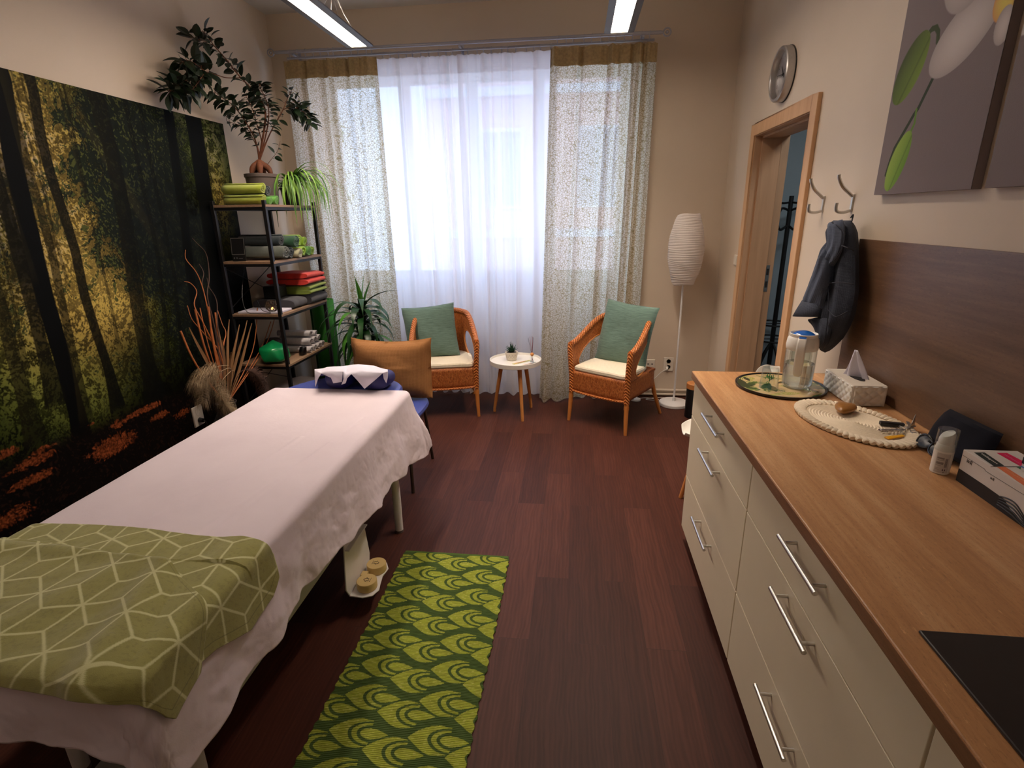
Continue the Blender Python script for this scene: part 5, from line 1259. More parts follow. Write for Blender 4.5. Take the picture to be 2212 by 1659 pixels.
# ---------------------------------------------------------------- paper floor lamp
fl = thing('floor_lamp', (.883, 4.553, 0), 0, 'white floor lamp with ribbed rice-paper shade and round base', 'floor lamp')
B().lathe([(.122, 0), (.125, .004), (.125, .024), (.120, .030), (.03, .033), (.02, .036), (.0001, .036)], (.883, 4.553, 0), 56).build('base', MT['white_metal'], fl)
B().cyl((.883, 4.553, .03), (.883, 4.553, 1.10), .008, n=14).cyl((.883, 4.553, .034), (.883, 4.553, .07), .012, n=14).build('pole', MT['white_metal'], fl)
def shade_m():
    t = NT('rice_paper'); c = t.mix(t.noise(t.coord(), 40, 4), S(226, 216, 208), S(238, 230, 224)); d = t.n('BsdfDiffuse', Color=c); tl = t.n('BsdfTranslucent', Color=c)
    mx = t.n('MixShader', Fac=.4); t.t.links.new(d.outputs[0], mx.inputs[1]); t.t.links.new(tl.outputs[0], mx.inputs[2]); return t.out(mx.outputs[0])
prof = []; nr2 = 30
for i in range(nr2*6+1):
    t = i/(nr2*6); z = lerp(1.05, 1.60, t); r = .078+.064*math.sin(PI*min(1, max(0, t*.98+.01)))**.85*(1.0-.05*t)+.002*t; r += -.0032*abs(math.sin(PI*t*nr2))**.6*-1-.003
    prof.append((r, z+.004*math.sin(t*47)*0))
b = B(); V = []
for r, z in prof:
    V.append([(.883+r*math.cos(a)*(1+.012*math.sin(a*5+z*40)), 4.553+r*math.sin(a)*(1+.012*math.sin(a*5+z*40)), z+.0035*math.sin(a*3+z*60)+.004*math.sin(a+z*25)) for a in np.linspace(0, 2*PI, 49)[:-1]])
b.grid(V, cv=True).build('lamp_shade', shade_m(), fl, ang=2)
B().lathe([(.0001, 1.08), (.018, 1.09), (.018, 1.13), (.0001, 1.13)], (.883, 4.553, 0), 16).cyl((.805, 4.553, 1.055), (.961, 4.553, 1.055), .002, n=6).cyl((.883, 4.475, 1.055), (.883, 4.631, 1.055), .002, n=6).build('bulb_holder', MT['white_metal'], fl)
B().tube(spline([(.883, 4.66, .012), (.86, 4.70, .006), (.80, 4.72, .008), (.72, 4.70, .006), (.66, 4.665, .006), (.72, 4.640, .006), (.77, 4.655, .007), (.73, 4.685, .007), (.66, 4.70, .006), (.60, 4.68, .007), (.575, 4.67, .012)], 6), .003, 8).build('cord', MT['plastic_white'], fl)
B().lathe([(.040, 0), (.042, .006), (.038, .018), (.0001, .022)], (.565, 4.64, .001), 28, sx=1.1).build('foot_dimmer', MT['plastic_white'], fl, label='round white foot switch on the lamp cord')
B().tube(spline([(.575, 4.665, .016), (.60, 4.73, .03), (.66, 4.765, .10), (.74, 4.775, .17), (.80, 4.772, .235), (.846, 4.768, .262)], 6), .0032, 8).tube([(.846, 4.770, .255), (.847, 4.790, .276)], [.006, .013], 10).build('plug_cord', MT['plastic_white'], fl)
# sockets on the window wall
so_ = thing('wall_socket', (.856, YB, .30), 0, 'double white wall socket with the lamp plug, behind the floor lamp', 'socket')
B().box((.812, YB-.010, .238), (.902, YB-.0005, .366)).build('cover', MT['outlet_white'], so_, bevel=.003)
for z in (.330, .277):
    B().lathe([(.022, 0), (.022, .002), (.019, .002), (.018, -.006), (.0001, -.006)], (.857, YB-.010, z), 28, Matrix.Rotation(PI/2, 4, 'X')).build('socket_well', MT['outlet_white'], so_)
B().cyl((.850, YB-.0085, .330), (.850, YB-.004, .330), .0028, n=10).cyl((.864, YB-.0085, .330), (.864, YB-.004, .330), .0028, n=10).cyl((.857, YB-.018, .338), (.857, YB-.004, .338), .0022, n=8).build('pin_hole', MT['dark'], so_)
do_ = thing('data_socket', (.694, YB, .30), 0, 'square white network socket with two ports, right of the armchair', 'socket')
B().box((.652, YB-.010, .252), (.737, YB-.0005, .345)).build('cover', MT['outlet_white'], do_, bevel=.003)
B().box((.662, YB-.0135, .275), (.727, YB-.010, .335)).build('insert', MT['outlet_white'], do_, bevel=.001)
for x in (.677, .712): B().box((x-.008, YB-.0142, .298), (x+.008, YB-.0134, .308)).build('port', MT['dark'], do_)
B().box((.686, YB-.0142, .3025), (.703, YB-.0134, .3035)).build('arrow_mark', MT['dim_ink'], do_)
# socket on the mural
ls = thing('wall_socket', (XL+.004, 3.145, .33), 0, 'white wall socket with a black plug, low on the forest mural', 'socket')
B().box((XL+.0045, 3.095, .265), (XL+.016, 3.190, .405)).build('cover', MT['outlet_white'], ls, bevel=.003)
B().lathe([(.024, 0), (.024, .002), (.020, .002), (.019, -.006), (.0001, -.006)], (XL+.0165, 3.142, .365), 28, Matrix.Rotation(PI/2, 4, 'Y')).build('socket_well', MT['outlet_white'], ls)
B().cyl((XL+.016, 3.142, .305), (XL+.045, 3.142, .303), .018, .014, 18).tube(spline([(XL+.045, 3.142, .303), (XL+.06, 3.145, .28), (XL+.05, 3.16, .18), (XL+.04, 3.2, .02)], 6), .004, 8).build('plug', MT['plastic_black'], ls)
# light switch by the door
sw = thing('light_switch', (XR, 4.27, 1.26), 0, 'white double light switch on the wall beside the door casing', 'light switch')
B().box((XR-.010, 4.235, 1.222), (XR-.0005, 4.318, 1.303)).build('frame', MT['outlet_white'], sw, bevel=.003)
B().box((XR-.015, 4.243, 1.230), (XR-.010, 4.2755, 1.295)).build('rocker', MT['outlet_white'], sw, bevel=.002); B().box((XR-.014, 4.2775, 1.230), (XR-.010, 4.310, 1.295)).build('rocker', MT['outlet_white'], sw, bevel=.002)
# black bin or canister with a wooden lid
cn = thing('canister', (.985, 4.27, 0), 0, 'tall black canister with an orange wooden lid beside the floor lamp', 'canister')
B().lathe([(.058, 0), (.062, .004), (.062, .245), (.06, .248)], (.985, 4.27, 0), 40).build('body', MT['plastic_black'], cn)
B().lathe([(.060, .246), (.064, .248), (.064, .288), (.060, .292), (.0001, .292)], (.985, 4.27, 0), 40).build('lid', MT['orangewood'], cn)
# white shell chair half hidden by the kitchen units
sc_ = thing('shell_chair', (.86, 2.86, 0), 0, 'white plastic shell chair with wooden legs hidden behind the kitchen end', 'chair')
V = []; 
for j in range(25):
    t = j/24; row = []
    for i in range(25):
        s = i/24*2-1
        # seat runs from the room side (-x) back to the wall (+x), then turns up
        if t < .55: k = t/.55; x = lerp(.615, .98, k); z = .455-.022*math.sin(k*PI)+.02*(1-k)**3*-1; w_ = .215*(math.sin(min(1, k*1.7+.18)*PI/2))
        else: k = (t-.55)/.45; x = .98+.10*math.sin(k*PI/2); z = .455+.38*k**1.1; w_ = .21*math.sqrt(max(.0, 1-k**3.2))+.002
        z2 = z+.035*abs(s)**2.5*(1 if t < .55 else 1-.8*(t-.55)/.45); x2 = x-.06*abs(s)**2.2*(0 if t < .45 else min(1, (t-.45)/.3))
        row.append((x2, 2.845+s*w_, z2))
    V.append(row)
B().grid(V).build('shell', MT['plastic_white'], sc_, thick=.006, sub=1)
for x, y in ((.648, 2.905), (.635, 2.66), (1.05, 2.68), (1.05, 3.02)):
    tx, ty = lerp(x, .83, .45), lerp(y, 2.845, .45); B().tube([(tx, ty, .435), (x, y, 0)], [.016, .011], 14).build('leg', MT['orangewood'], sc_)
B().box((.74, 2.76, .425), (.92, 2.93, .437)).build('under_frame', MT['black_metal'], sc_)
# ---------------------------------------------------------------- shelf rack in the corner
SX0, SX1, SY0, SY1 = -2.523, -2.118, 3.632, 4.378
LV = [1.707, 1.323, .945, .567, .19]
sh = thing('shelf_rack', ((SX0+SX1)/2, (SY0+SY1)/2, 0), 0, 'black metal rack with five wood-look boards in the left window corner', 'shelf')
for x in (SX0+.012, SX1-.012):
    for y in (SY0+.012, SY1-.012):
        B().box((x-.0125, y-.0125, 0), (x+.0125, y+.0125, 1.735)).build('post', MT['black_metal'], sh, bevel=.002)
for z in LV:
    B().box((SX0+.006, SY0+.002, z-.016), (SX1+.004, SY1-.002, z)).build('shelf_board', MT['shelfwood'], sh, bevel=.001, smooth=False)
    b = B()
    for x in (SX0+.012, SX1-.012): b.box((x-.009, SY0+.02, z-.036), (x+.009, SY1-.02, z-.0165))
    for y in (SY0+.012, SY1-.012): b.box((SX0+.02, y-.009, z-.036), (SX1-.02, y+.009, z-.0165))
    b.build('shelf_frame', MT['black_metal'], sh, smooth=False)
for za, zb_ in ((.98, 1.28), (.24, .53)): B().cyl((SX0+.006, SY0+.02, za), (SX0+.006, SY1-.02, zb_), .003, n=6).cyl((SX0+.006, SY0+.02, zb_), (SX0+.006, SY1-.02, za), .003, n=6).build('cross_brace', MT['black_metal'], sh)
def towel_m(name, c): return mat(name, S(*c), .95, var=.16, vs=18, bs=420, bst=.9, bd=.006, Sheen_Weight=.35)
TW = {k: towel_m('towel_'+k, c) for k, c in dict(lime=(166, 182, 48), limeb=(154, 196, 36), green=(96, 168, 60), dkgreen=(26, 84, 52), teal=(14, 36, 42), grey=(84, 92, 82), cream=(190, 186, 150), red=(232, 44, 20), olive=(128, 150, 34), charcoal=(40, 40, 48), white=(206, 200, 200)).items()}
def roll(x0, x1, y, z, r, m, label, group, cat='towel', turns=3.0, flat=1.0, dyx=0, squash=1., stripe=None):
    """rolled towel lying along x with its spiral end facing the room"""
    n = 110; rin = r*.12; prof = []
    for i in range(n+1):
        t = i/n; a = t*turns*2*PI+1.2; rr = lerp(rin, r*.94, t)+.0016*math.sin(a*3.1+y*40); prof.append((rr*math.cos(a), rr*math.sin(a)*squash))
    th_ = r*.80/turns*.34; V = []
    for q in (0, 1, 2, 3, 4, 5, 6):
        t = q/6; x = lerp(x0, x1, t); bul = .0025*math.sin(t*9+y*20); V.append([(x+.004*math.sin(p[1]*90)*(1 if q == 6 else 0), y+dyx*(t-1)+p[0]*(1+bul*4), z+r*squash+p[1]*(1+bul*4)) for p in prof])
    o = B().grid(V).build('rolled_towel', m, label=label, cat=cat, group=group, thick=th_*2, ang=2)
    if stripe: 
        t0, t1, sm = stripe; ring = []
        R2 = r*1.02
        for x in (lerp(x0, x1, t0), lerp(x0, x1, t1)): ring.append([(x, y+R2*math.cos(a), z+r*squash+R2*squash*math.sin(a)) for a in np.linspace(0, 2*PI, 33)[:-1]])
        B().grid(ring, cv=True).build('stripe', sm, parent=o, thick=.004)
    return o
def folded(x0, x1, y0, y1, z0, h, m, label, layers=2, group=None, cat='towel', soft=.006, seed=0, name='folded_towel'):
    """folded cloth: soft rounded layers, the fold facing the room"""
    b = B(); hh = h/layers
    for k in range(layers):
        V = []; n = 28
        for j in range(n+1):
            v = j/n; row = []
            for i in range(40):
                a = 2*PI*i/40; c, s = math.cos(a), math.sin(a); px = math.copysign(abs(c)**.35, c)*.5+.5; pz = math.copysign(abs(s)**.8, s)*.5+.5
                e = 1-.06*abs(2*v-1)**6
                x = lerp(x0+soft*k, x1-soft*.6*k+.006*nz(v*3, k, seed), px); y = lerp(y0, y1, v)+soft*nz(px*3, k+.3, seed+1)*2; z = z0+k*hh+pz*hh*1.03*e+.006*nz(px*4, v*4, seed+k)*(1 if pz > .5 else 0)
                row.append((x, y, z+.008*math.sin(v*3+seed)*(k/layers)))
            V.append(row)
        b.grid(V, cv=True); N = len(b.v); b.f.append(tuple(range(N-40*(n+1)+39, N-40*(n+1)-1, -1))); b.f.append(tuple(N-40+q for q in range(40)))
    return b.build(name, m, label=label, cat=cat, group=group)
g = 'rolled towels on the top board'; z = LV[0]
roll(-2.44, -2.16, 3.700, z, .034, TW['lime'], 'lime towel roll lying lowest at the front of the top board', g, turns=2.2)
roll(-2.445, -2.155, 3.700, z+.070, .036, TW['lime'], 'lime towel roll lying on the other lime roll', g, turns=2.0)
roll(-2.42, -2.15, 3.768, z, .027, TW['green'], 'small green roll between the lime rolls and the striped one', g, turns=3)
roll(-2.42, -2.14, 3.835, z, .030, TW['green'], 'small green towel roll beside the grey plant pot', g, turns=3, squash=1.05)
roll(-2.44, -2.17, 3.785, z+.056, .037, TW['teal'], 'dark green towel roll resting behind the upper lime roll', g, turns=2.0)
g = 'rolled towels on the second board'; z = LV[1]
roll(-2.45, -2.10, 3.795, z, .050, TW['grey'], 'grey-green towel roll, front of the second board', g, turns=2.4)
roll(-2.46, -2.14, 3.815, z+.096, .042, TW['teal'], 'very dark teal roll lying on the grey-green one', g, turns=2.0)
roll(-2.44, -2.12, 3.895, z, .042, TW['teal'], 'dark teal roll lying between the grey and the cream rolls', g, turns=2.0)
roll(-2.40, -2.09, 3.978, z, .036, TW['cream'], 'cream patterned roll on the second board', g, turns=3)
roll(-2.42, -2.10, 4.055, z, .038, TW['limeb'], 'bright lime roll with a hollow middle on the second board', g, turns=1.3, squash=1.1)
roll(-2.42, -2.10, 4.140, z, .040, TW['green'], 'green spiral roll right of the hollow lime roll', g, turns=3.4)
roll(-2.42, -2.11, 4.215, z, .038, TW['limeb'], 'lime roll farthest right on the second board', g, turns=2.4)
roll(-2.46, -2.10, 3.965, z+.078, .046, TW['dkgreen'], 'striped green towel roll on the upper layer', g, turns=3.6, stripe=(.60, .68, TW['cream']))
roll(-2.46, -2.12, 4.045, z+.082, .044, TW['limeb'], 'lime roll of the upper layer behind the striped one', g, turns=2.2)
roll(-2.44, -2.11, 4.115, z+.082, .036, TW['limeb'], 'small lime roll topmost at the right of the upper layer', g, turns=2.6)
# framed radio-like gadget
gd = thing('clock_radio', (-2.40, 3.675, LV[1]), math.radians(20), 'dark upright gadget with silver-framed screen on the second board', 'radio')
Mt = Matrix.Translation((-2.40, 3.675, LV[1]+.001)) @ Euler((math.radians(-10), 0, math.radians(12))).to_matrix().to_4x4()
B().box((-.045, -.006, 0), (.045, .010, .165), Mt).build('body', MT['plastic_black'], gd, bevel=.004)
b = B()
for a in ((-.045, -.009, .045), (-.045, -.009, .158)): b.box(a, (.045, -.005, a[2]+.004), Mt)
for x in (-.045, .042): b.box((x, -.009, .045), (x+.003, -.005, .162), Mt)
b.build('screen_frame', MT['alu'], gd); B().box((-.042, -.0075, .050), (.042, -.006, .157), Mt).build('screen', MT['plastic_black'], gd)
for x in (-.03, -.012): B().cyl(Mt @ Vector((x, -.010, .022)), Mt @ Vector((x, -.004, .022)), .004, n=12).build('button', MT['alu'], gd)
B().box((.0, -.008, .018), (.028, -.006, .021), Mt).build('silver_lettering', MT['alu'], gd)
# third board
z = LV[2]
folded(-2.47, -2.10, 4.085, 4.375, z, .082, TW['charcoal'], 'dark grey folded fleece, lowest of the stack on the third board', 1, 'folded fleeces', seed=3)
folded(-2.46, -2.09, 4.075, 4.365, z+.085, .070, TW['olive'], 'lime folded fleece in the middle of the stack', 2, 'folded fleeces', soft=.015, seed=5)
folded(-2.46, -2.10, 4.065, 4.370, z+.160, .090, TW['red'], 'bright red folded fleece, topmost of its stack', 2, 'folded fleeces', soft=.014, seed=8)
folded(-2.47, -2.13, 3.86, 4.068, z, .075, TW['charcoal'], 'black folded cloth beside the fleece stack on the third board', 1, 'folded fleeces', seed=13)
folded(-2.48, -2.13, 3.66, 4.05, z+.0, .014, MT['paper'], 'white paper sheets in film lying at the front of the third board', 2, None, 'paper', name='paper_stack', soft=.01, seed=17) if False else None
ps = B().box((-2.47, 3.66, z+.0005), (-2.15, 3.85, z+.016)).build('paper_stack', MT['paper'], bevel=.003, label='white papers in clear film lying on the third board', cat='papers')
# wire tealight holder with a glowing candle
tl = thing('tealight_holder', (-2.215, 3.672, z+.0165), 0, 'dark wire tealight holder glowing orange on the third board', 'candle holder')
c0 = Vector((-2.215, 3.692, z+.0165))
b = B(); random.seed(2)
for k in range(11):
    a = 2*PI*k/11
    for s in (-1, 1): b.tube([c0+Vector((r*math.cos(a+s*q*.32), r*math.sin(a+s*q*.32), h)) for q, (r, h) in enumerate(((.024, .002), (.040, .020), (.045, .038), (.042, .056), (.030, .074)))], .0019, 5)
for r, h in ((.024, .002), (.045, .038), (.030, .075)): b.tube([c0+Vector((r*math.cos(a), r*math.sin(a), h)) for a in np.linspace(0, 2*PI, 25)[:-1]], .0022, 6, closed=True)
b.build('wire_basket', mat('dark_bronze', S(70, 62, 50), .4, .7), tl)
B().lathe([(.018, .003), (.018, .014), (.0001, .015)], c0, 20).build('candle', MT['plastic_white'], tl)
B().lathe([(.0001, .015), (.006, .019), (.0065, .024), (.002, .034), (.0001, .036)], c0, 12).build('flame', em('candle_flame', (1, .30, .05), 14), tl)
# cable of a small lamp running down behind
B().tube(spline([(-2.30, 3.655, z+.10), (-2.27, 3.65, z+.03), (-2.20, 3.640, z+.012), (-2.30, 3.635, z+.008), (-2.40, 3.66, z+.02), (-2.44, 3.70, z+.13), (-2.46, 3.80, z+.3), (-2.48, 3.85, z+.34)], 8), .0022, 6).build('black_cable', MT['plastic_black'], label='thin black cable curling over the third board', cat='cable')
B().box((-2.38, 3.875, z+.078), (-2.27, 4.03, z+.175)).build('speaker_box', MT['plastic_black'], bevel=.008, label='small black speaker box on the black cloth, third board', cat='speaker')
# fourth board
z = LV[3]
b = B(); gc0 = Vector((-2.262, 3.715, z)); random.seed(8)
bm_pts = []
import itertools
ico = []
ph_ = (1+5**.5)/2
mesh_ico = bmesh.new(); bmesh.ops.create_icosphere(mesh_ico, subdivisions=1, radius=1)
vsI = [v.co.copy() for v in mesh_ico.verts]; fsI = [tuple(v.index for v in f.verts) for f in mesh_ico.faces]; mesh_ico.free()
b = B().add([gc0+Vector((v.x*.128, v.y*.128, max(0.001, (v.z+.62)/1.62*.172))) for v in vsI], fsI)
gb = b.build('green_bowl_lamp', mat('green_glossy', S(22, 150, 84), .25, var=.08, vs=3, Coat_Weight=.3, Subsurface_Weight=.1), label='green faceted domed bowl on the fourth board', cat='bowl', smooth=True, ang=3, bevel=.014, seg=3)
gt = 'white paper rolls on the fourth board'
names = ['lower left, partly behind the rack post', 'lower second from the left', 'lower third from the left', 'lower row, rightmost']
for k in range(4): roll(-2.42, -2.12, 4.015+.070*k, z, .030, TW['white'], 'white paper towel roll, '+names[k], gt, turns=1.6, squash=.9+.05*(k % 2))
n2 = ['middle row, left', 'middle row, centre', 'middle row, right']
for k in range(3): roll(-2.43, -2.13, 4.045+.070*k, z+.060, .031, TW['white'], 'white paper towel roll, '+n2[k], gt, turns=1.5, squash=.9)
roll(-2.42, -2.14, 4.075, z+.118, .031, TW['white'], 'white paper towel roll, topmost left of the pile', gt, turns=1.4, squash=.85); roll(-2.42, -2.13, 4.142, z+.112, .028, TW['white'], 'white paper towel roll, topmost right of the pile', gt, turns=1.6, squash=.85)
inflate([(-2.16, 3.90, z+.002), (-2.15, 3.895, z+.04), (-2.15, 3.91, z+.072)], [(-2.17, 3.985, z+.002), (-2.16, 3.975, z+.04), (-2.15, 3.955, z+.072)], (1, -.2, .1), .034, fold=.012, seed=5, back=.8).build('black_pouch', MT['plastic_black'], label='small crumpled black pouch in front of the white rolls', cat='pouch')
B().lathe([(.055, 0), (.072, .03), (.070, .11), (.05, .13), (.0001, .135)], (-2.40, 3.935, z), 28).build('brown_jar', mat('dark_brown', S(40, 24, 20), .5), label='dark brown jar behind the green bowl', cat='jar')
# plastic bag on the lowest board
V = []
for i in range(21):
    row = []
    for j in range(30):
        a = 2*PI*j/30; t = i/20; k = math.sin(PI*min(1, .06+t*.94))**.45; x, y = -2.30+.175*k*math.cos(a), 4.02+.26*k*math.sin(a)
        row.append((x+.012*nz(x*14, y*14, 3), y+.012*nz(x*12, t*9, 4), LV[4]+.002+max(0, (1-math.cos(PI*t))/2*(.115+.05*nz(x*12, y*12, 6)))))
    V.append(row)
B().grid(V, cv=True).build('plastic_bag', mat('bag_film', S(206, 196, 196), .3, var=.05, bs=40, bst=.6), label='crumpled white plastic bag on the lowest board', cat='bag')
# rolled green exercise mat standing behind the rack, towards the window
V = []; pr = []
for i in range(150):
    t = i/149; a = t*3.2*2*PI+2.0; rr = lerp(.03, .108, t); pr.append((rr*math.cos(a), rr*math.sin(a)))
V = [[(-2.235+p[0], 4.515+p[1], zz) for p in pr] for zz in (.002, .3, .6, .92)]
B().grid(V).build('exercise_mat', mat('mat_foam', S(36, 112, 26), .7, var=.1, bs=200, bst=.3), label='rolled dark green exercise mat standing between rack and curtain', cat='exercise mat', thick=.010, ang=2)

# ---------------------------------------------------------------- plants
def pleaf(b, p, d, L, w_, curl=.25, roll_=0):
    """oval leaf from p along d"""
    d = Vector(d).normalized(); s = d.cross(Vector((0, 0, 1)));
    if s.length < .1: s = Vector((1, 0, 0))
    s.normalize(); u = s.cross(d).normalized(); s, u = s*math.cos(roll_)+u*math.sin(roll_), u*math.cos(roll_)-s*math.sin(roll_); rows = []; q = Vector(p)
    for i in range(7):
        t = i/6; wv = w_/2*(math.sin(PI*t**.85))**.8 if 0 < t < 1 else 0
        rows.append([q-s*wv+u*wv*.35, q.copy(), q+s*wv+u*wv*.35]); q = q+(d-u*curl*t).normalized()*L/6
    b.grid(rows)
fz = LV[0]; fpc = Vector((-2.345, 4.03, fz))
fi = thing('ficus_bonsai', fpc, 0, 'tall ficus with swollen roots in a taupe pot on top of the rack', 'potted plant')
B().lathe([(.092, 0), (.096, .004), (.112, .196), (.118, .200), (.119, .222), (.112, .224), (.108, .206), (.0001, .200)], fpc, 48).build('pot', MT['pot_grey'], fi)
B().lathe([(.107, .203), (.0001, .212)], fpc, 24).build('soil', MT['soil'], fi)
rt = fpc+Vector((0, 0, .212)); b = B()
for k, (a, r) in enumerate(((0.3, .075), (1.7, .06), (2.7, .08), (4.0, .07), (5.2, .075))):
    e = rt+Vector((r*math.cos(a), r*math.sin(a), -.01)); b.tube(spline([rt+Vector((0, 0, .10)), rt+Vector((r*.35*math.cos(a), r*.35*math.sin(a), .075)), rt+Vector((r*.8*math.cos(a), r*.8*math.sin(a), .045)), e], 6), [.018, .018, .019, .020, .021, .022, .023, .024, .024, .024, .023, .022, .021, .02, .018, .016, .014, .012, .010], 12)
b.build('roots', MT['bark'], fi)
wood = B(); lf = B(); random.seed(21)
T0 = rt+Vector((0, 0, .10))
def branch(pts, r0, r1, nl, t0=.35, ls=.062, spread=1., sub=0, clear=0):
    nl = int(nl*1.25)
    pts = spline(pts, 8); N = len(pts); wood.tube(pts, [lerp(r0, r1, i/(N-1)) for i in range(N)], 6)
    for k in range(nl):
        t = lerp(t0, 1, (k+random.random()*.6)/nl); i = min(N-2, int(t*(N-1))); p = pts[i]; d = (pts[i+1]-pts[i]).normalized()
        a = k*2.4+random.uniform(-.4, .4); o = d.cross(Vector((0, 0, 1)));
        if o.length < .1: o = Vector((1, 0, 0))
        o.normalize(); o2 = d.cross(o); dr = (d*.35+(o*math.cos(a)+o2*math.sin(a))*spread+Vector((0, 0, -.30))).normalized()
        L = ls*random.uniform(.85, 1.35); st = p+dr*random.uniform(.006, .02)
        if p.x < -2.47 and dr.x < 0: dr.x *= -.6
        wood.tube([p, st], .0012, 4, cap=False); pleaf(lf, st, dr, L, L*.50, random.uniform(.05, .4), random.uniform(-.8, .8))
def W(u, v, x): p = at(u, v, 0, x); return (p.x, p.y, p.z)
def Wy(u, v, y): p = at(u, v, 1, y); return (max(p.x, -2.50), p.y, p.z)
f0 = tuple(T0); f1 = (T0.x+.005, T0.y+.01, T0.z+.13)
main = [Wy(563, 345, 4.03), Wy(562, 315, 4.03), Wy(572, 255, 3.98)]
# the long branch leaning to the left and towards the camera
branch([f0, Wy(564, 320, 4.02), Wy(573, 240, 3.98), W(545, 195, -2.36), W(515, 162, -2.38), W(490, 130, -2.40), W(462, 98, -2.42), W(448, 78, -2.44), W(437, 66, -2.45)], .008, .002, 50, .30, .070)
branch([W(520, 168, -2.38), W(490, 168, -2.40), W(468, 162, -2.42), W(440, 155, -2.43), W(415, 165, -2.43), W(395, 178, -2.43), W(375, 190, -2.43), W(364, 198, -2.43)], .0035, .0015, 54, .34, .088, 1.1)
branch([W(450, 160, -2.40), W(425, 140, -2.40), W(405, 130, -2.40), W(392, 135, -2.41)], .002, .001, 18, .15, .085, 1.1)
branch([W(440, 160, -2.38), W(428, 178, -2.38), W(412, 196, -2.39), W(400, 205, -2.40)], .002, .001, 18, .1, .085, 1.1)
branch([W(462, 98, -2.42), W(440, 88, -2.42), W(425, 84, -2.42), W(414, 80, -2.43)], .002, .001, 9, .3, .080)
branch([f0, Wy(556, 320, 4.0), Wy(546, 290, 3.96), Wy(523, 252, 3.92), W(500, 225, -2.36), W(478, 210, -2.38), W(462, 196, -2.40)], .006, .0015, 42, .30, .070)
branch([Wy(556, 320, 4.0), Wy(535, 280, 3.98), Wy(510, 268, 3.96), Wy(487, 262, 3.95)], .003, .001, 10, .3, .050)
branch([Wy(487, 262, 3.95), Wy(482, 245, 3.95), Wy(480, 232, 3.95)], .0015, .001, 3, .3, .055)
branch([f0, Wy(570, 310, 4.02), Wy(580, 260, 4.0), Wy(578, 225, 4.0), Wy(565, 195, 3.98), Wy(560, 180, 3.97)], .006, .0015, 46, .35, .062, .9)
branch([f0, Wy(566, 312, 4.02), Wy(553, 262, 4.0), Wy(545, 235, 3.98), Wy(530, 205, 3.96)], .005, .0015, 36, .35, .062, .9)
branch([f0, Wy(574, 310, 4.04), Wy(590, 275, 4.08), Wy(610, 240, 4.12), Wy(622, 210, 4.16), Wy(630, 195, 4.18)], .006, .0012, 22, .35, .056)
branch([Wy(612, 236, 4.12), Wy(630, 232, 4.16), Wy(650, 238, 4.20), Wy(662, 250, 4.22), Wy(672, 268, 4.24)], .003, .001, 30, .15, .072)
branch([Wy(622, 222, 4.15), Wy(640, 220, 4.2), Wy(655, 228, 4.22)], .002, .001, 10, .3, .065)
branch([Wy(572, 362, 4.05), Wy(588, 342, 4.07), Wy(600, 325, 4.08), Wy(605, 305, 4.08)], .0022, .001, 6, .3, .055)
branch([f0, Wy(560, 330, 4.02), Wy(552, 302, 4.0), Wy(548, 285, 4.0)], .004, .0015, 8, .5, .05)
wood.build('branches', MT['bark'], fi); lf.build('leaves', MT['leaf_dark'], fi)
# spider plant
spc = Vector((-2.235, 4.235, fz)); sp = thing('spider_plant', spc, 0, 'variegated spider plant spilling over the window end of the top board', 'potted plant')
B().lathe([(.060, 0), (.064, .004), (.078, .118), (.082, .122), (.082, .132), (.076, .132), (.074, .120), (.0001, .116)], spc, 36).build('pot', MT['pot_dark'], sp)
B().lathe([(.073, .118), (.0001, .124)], spc, 20).build('soil', MT['soil'], sp)
random.seed(4); b = B(); b2 = B()
for k in range(105):
    a = random.uniform(-PI, PI) if k < 34 else random.gauss(-.45, .55); el = random.uniform(.55, 1.35); L = random.uniform(.20, .40) if k < 34 else random.uniform(.34, .62)
    if math.cos(a) < -.2: L = min(L, .20)
    if math.sin(a) > .5: L = min(L, .24)
    (b if k % 3 else b2)and blade(b if k % 3 else b2, spc+Vector((.02*math.cos(a), .02*math.sin(a), .125)), a, el, L, random.uniform(.014, .021), random.uniform(2.4, 3.6)*(L/.4)**.3, 12, .3, wprof=lambda t: (1-t**2.5)*.9+.05)
b.build('leaves', MT['leaf_spider'], sp); b2.build('leaves', mat('spider_leaf_dark', S(84, 128, 50), .5, var=.3, vs=20), sp)
# dracaena on the floor behind the table's head
dc = Vector((-1.83, 4.36, 0)); dr_ = thing('dracaena', dc, 0, 'dracaena with long arching leaves before the left printed curtain', 'potted plant')
B().lathe([(.10, 0), (.105, .005), (.125, .22), (.13, .225), (.13, .24), (.12, .24), (.118, .22), (.0001, .215)], dc, 40).build('pot', MT['pot_dark'], dr_)
B().lathe([(.117, .218), (.0001, .225)], dc, 20).build('soil', MT['soil'], dr_)
B().tube([dc+Vector((0, 0, .21)), dc+Vector((.01, 0, .5)), dc+Vector((.03, .01, .86))], [.016, .015, .012], 12).build('stem', MT['bark'], dr_)
random.seed(13); b = B(); lb_ = B()
for k in range(66):
    t = k/65; a = k*2.399; z_ = lerp(.46, .86, t**.9); el = lerp(.25, 1.15, t)+random.uniform(-.15, .15); L = lerp(.56, .44, t)*random.uniform(.8, 1.1)
    if math.sin(a) > .3: L *= .6
    blade(b if k % 7 else lb_, dc+Vector((.02, .005, z_)), a, el, L, random.uniform(.052, .070), lerp(3.3, 2.7, t)*random.uniform(.8, 1.15), 12, .12, random.uniform(-.5, .5))
for a, el, L in ((.3, 1.50, .34), (2.5, 1.35, .30), (-1.9, 1.42, .32), (-.1, 1.25, .30)): blade(lb_, dc+Vector((.03, .01, .86)), a, el, L, .05, .15, 12, .35)
blade(b, dc+Vector((.03, .01, .88)), -.12, .80, .40, .030, .9, 12, .6)
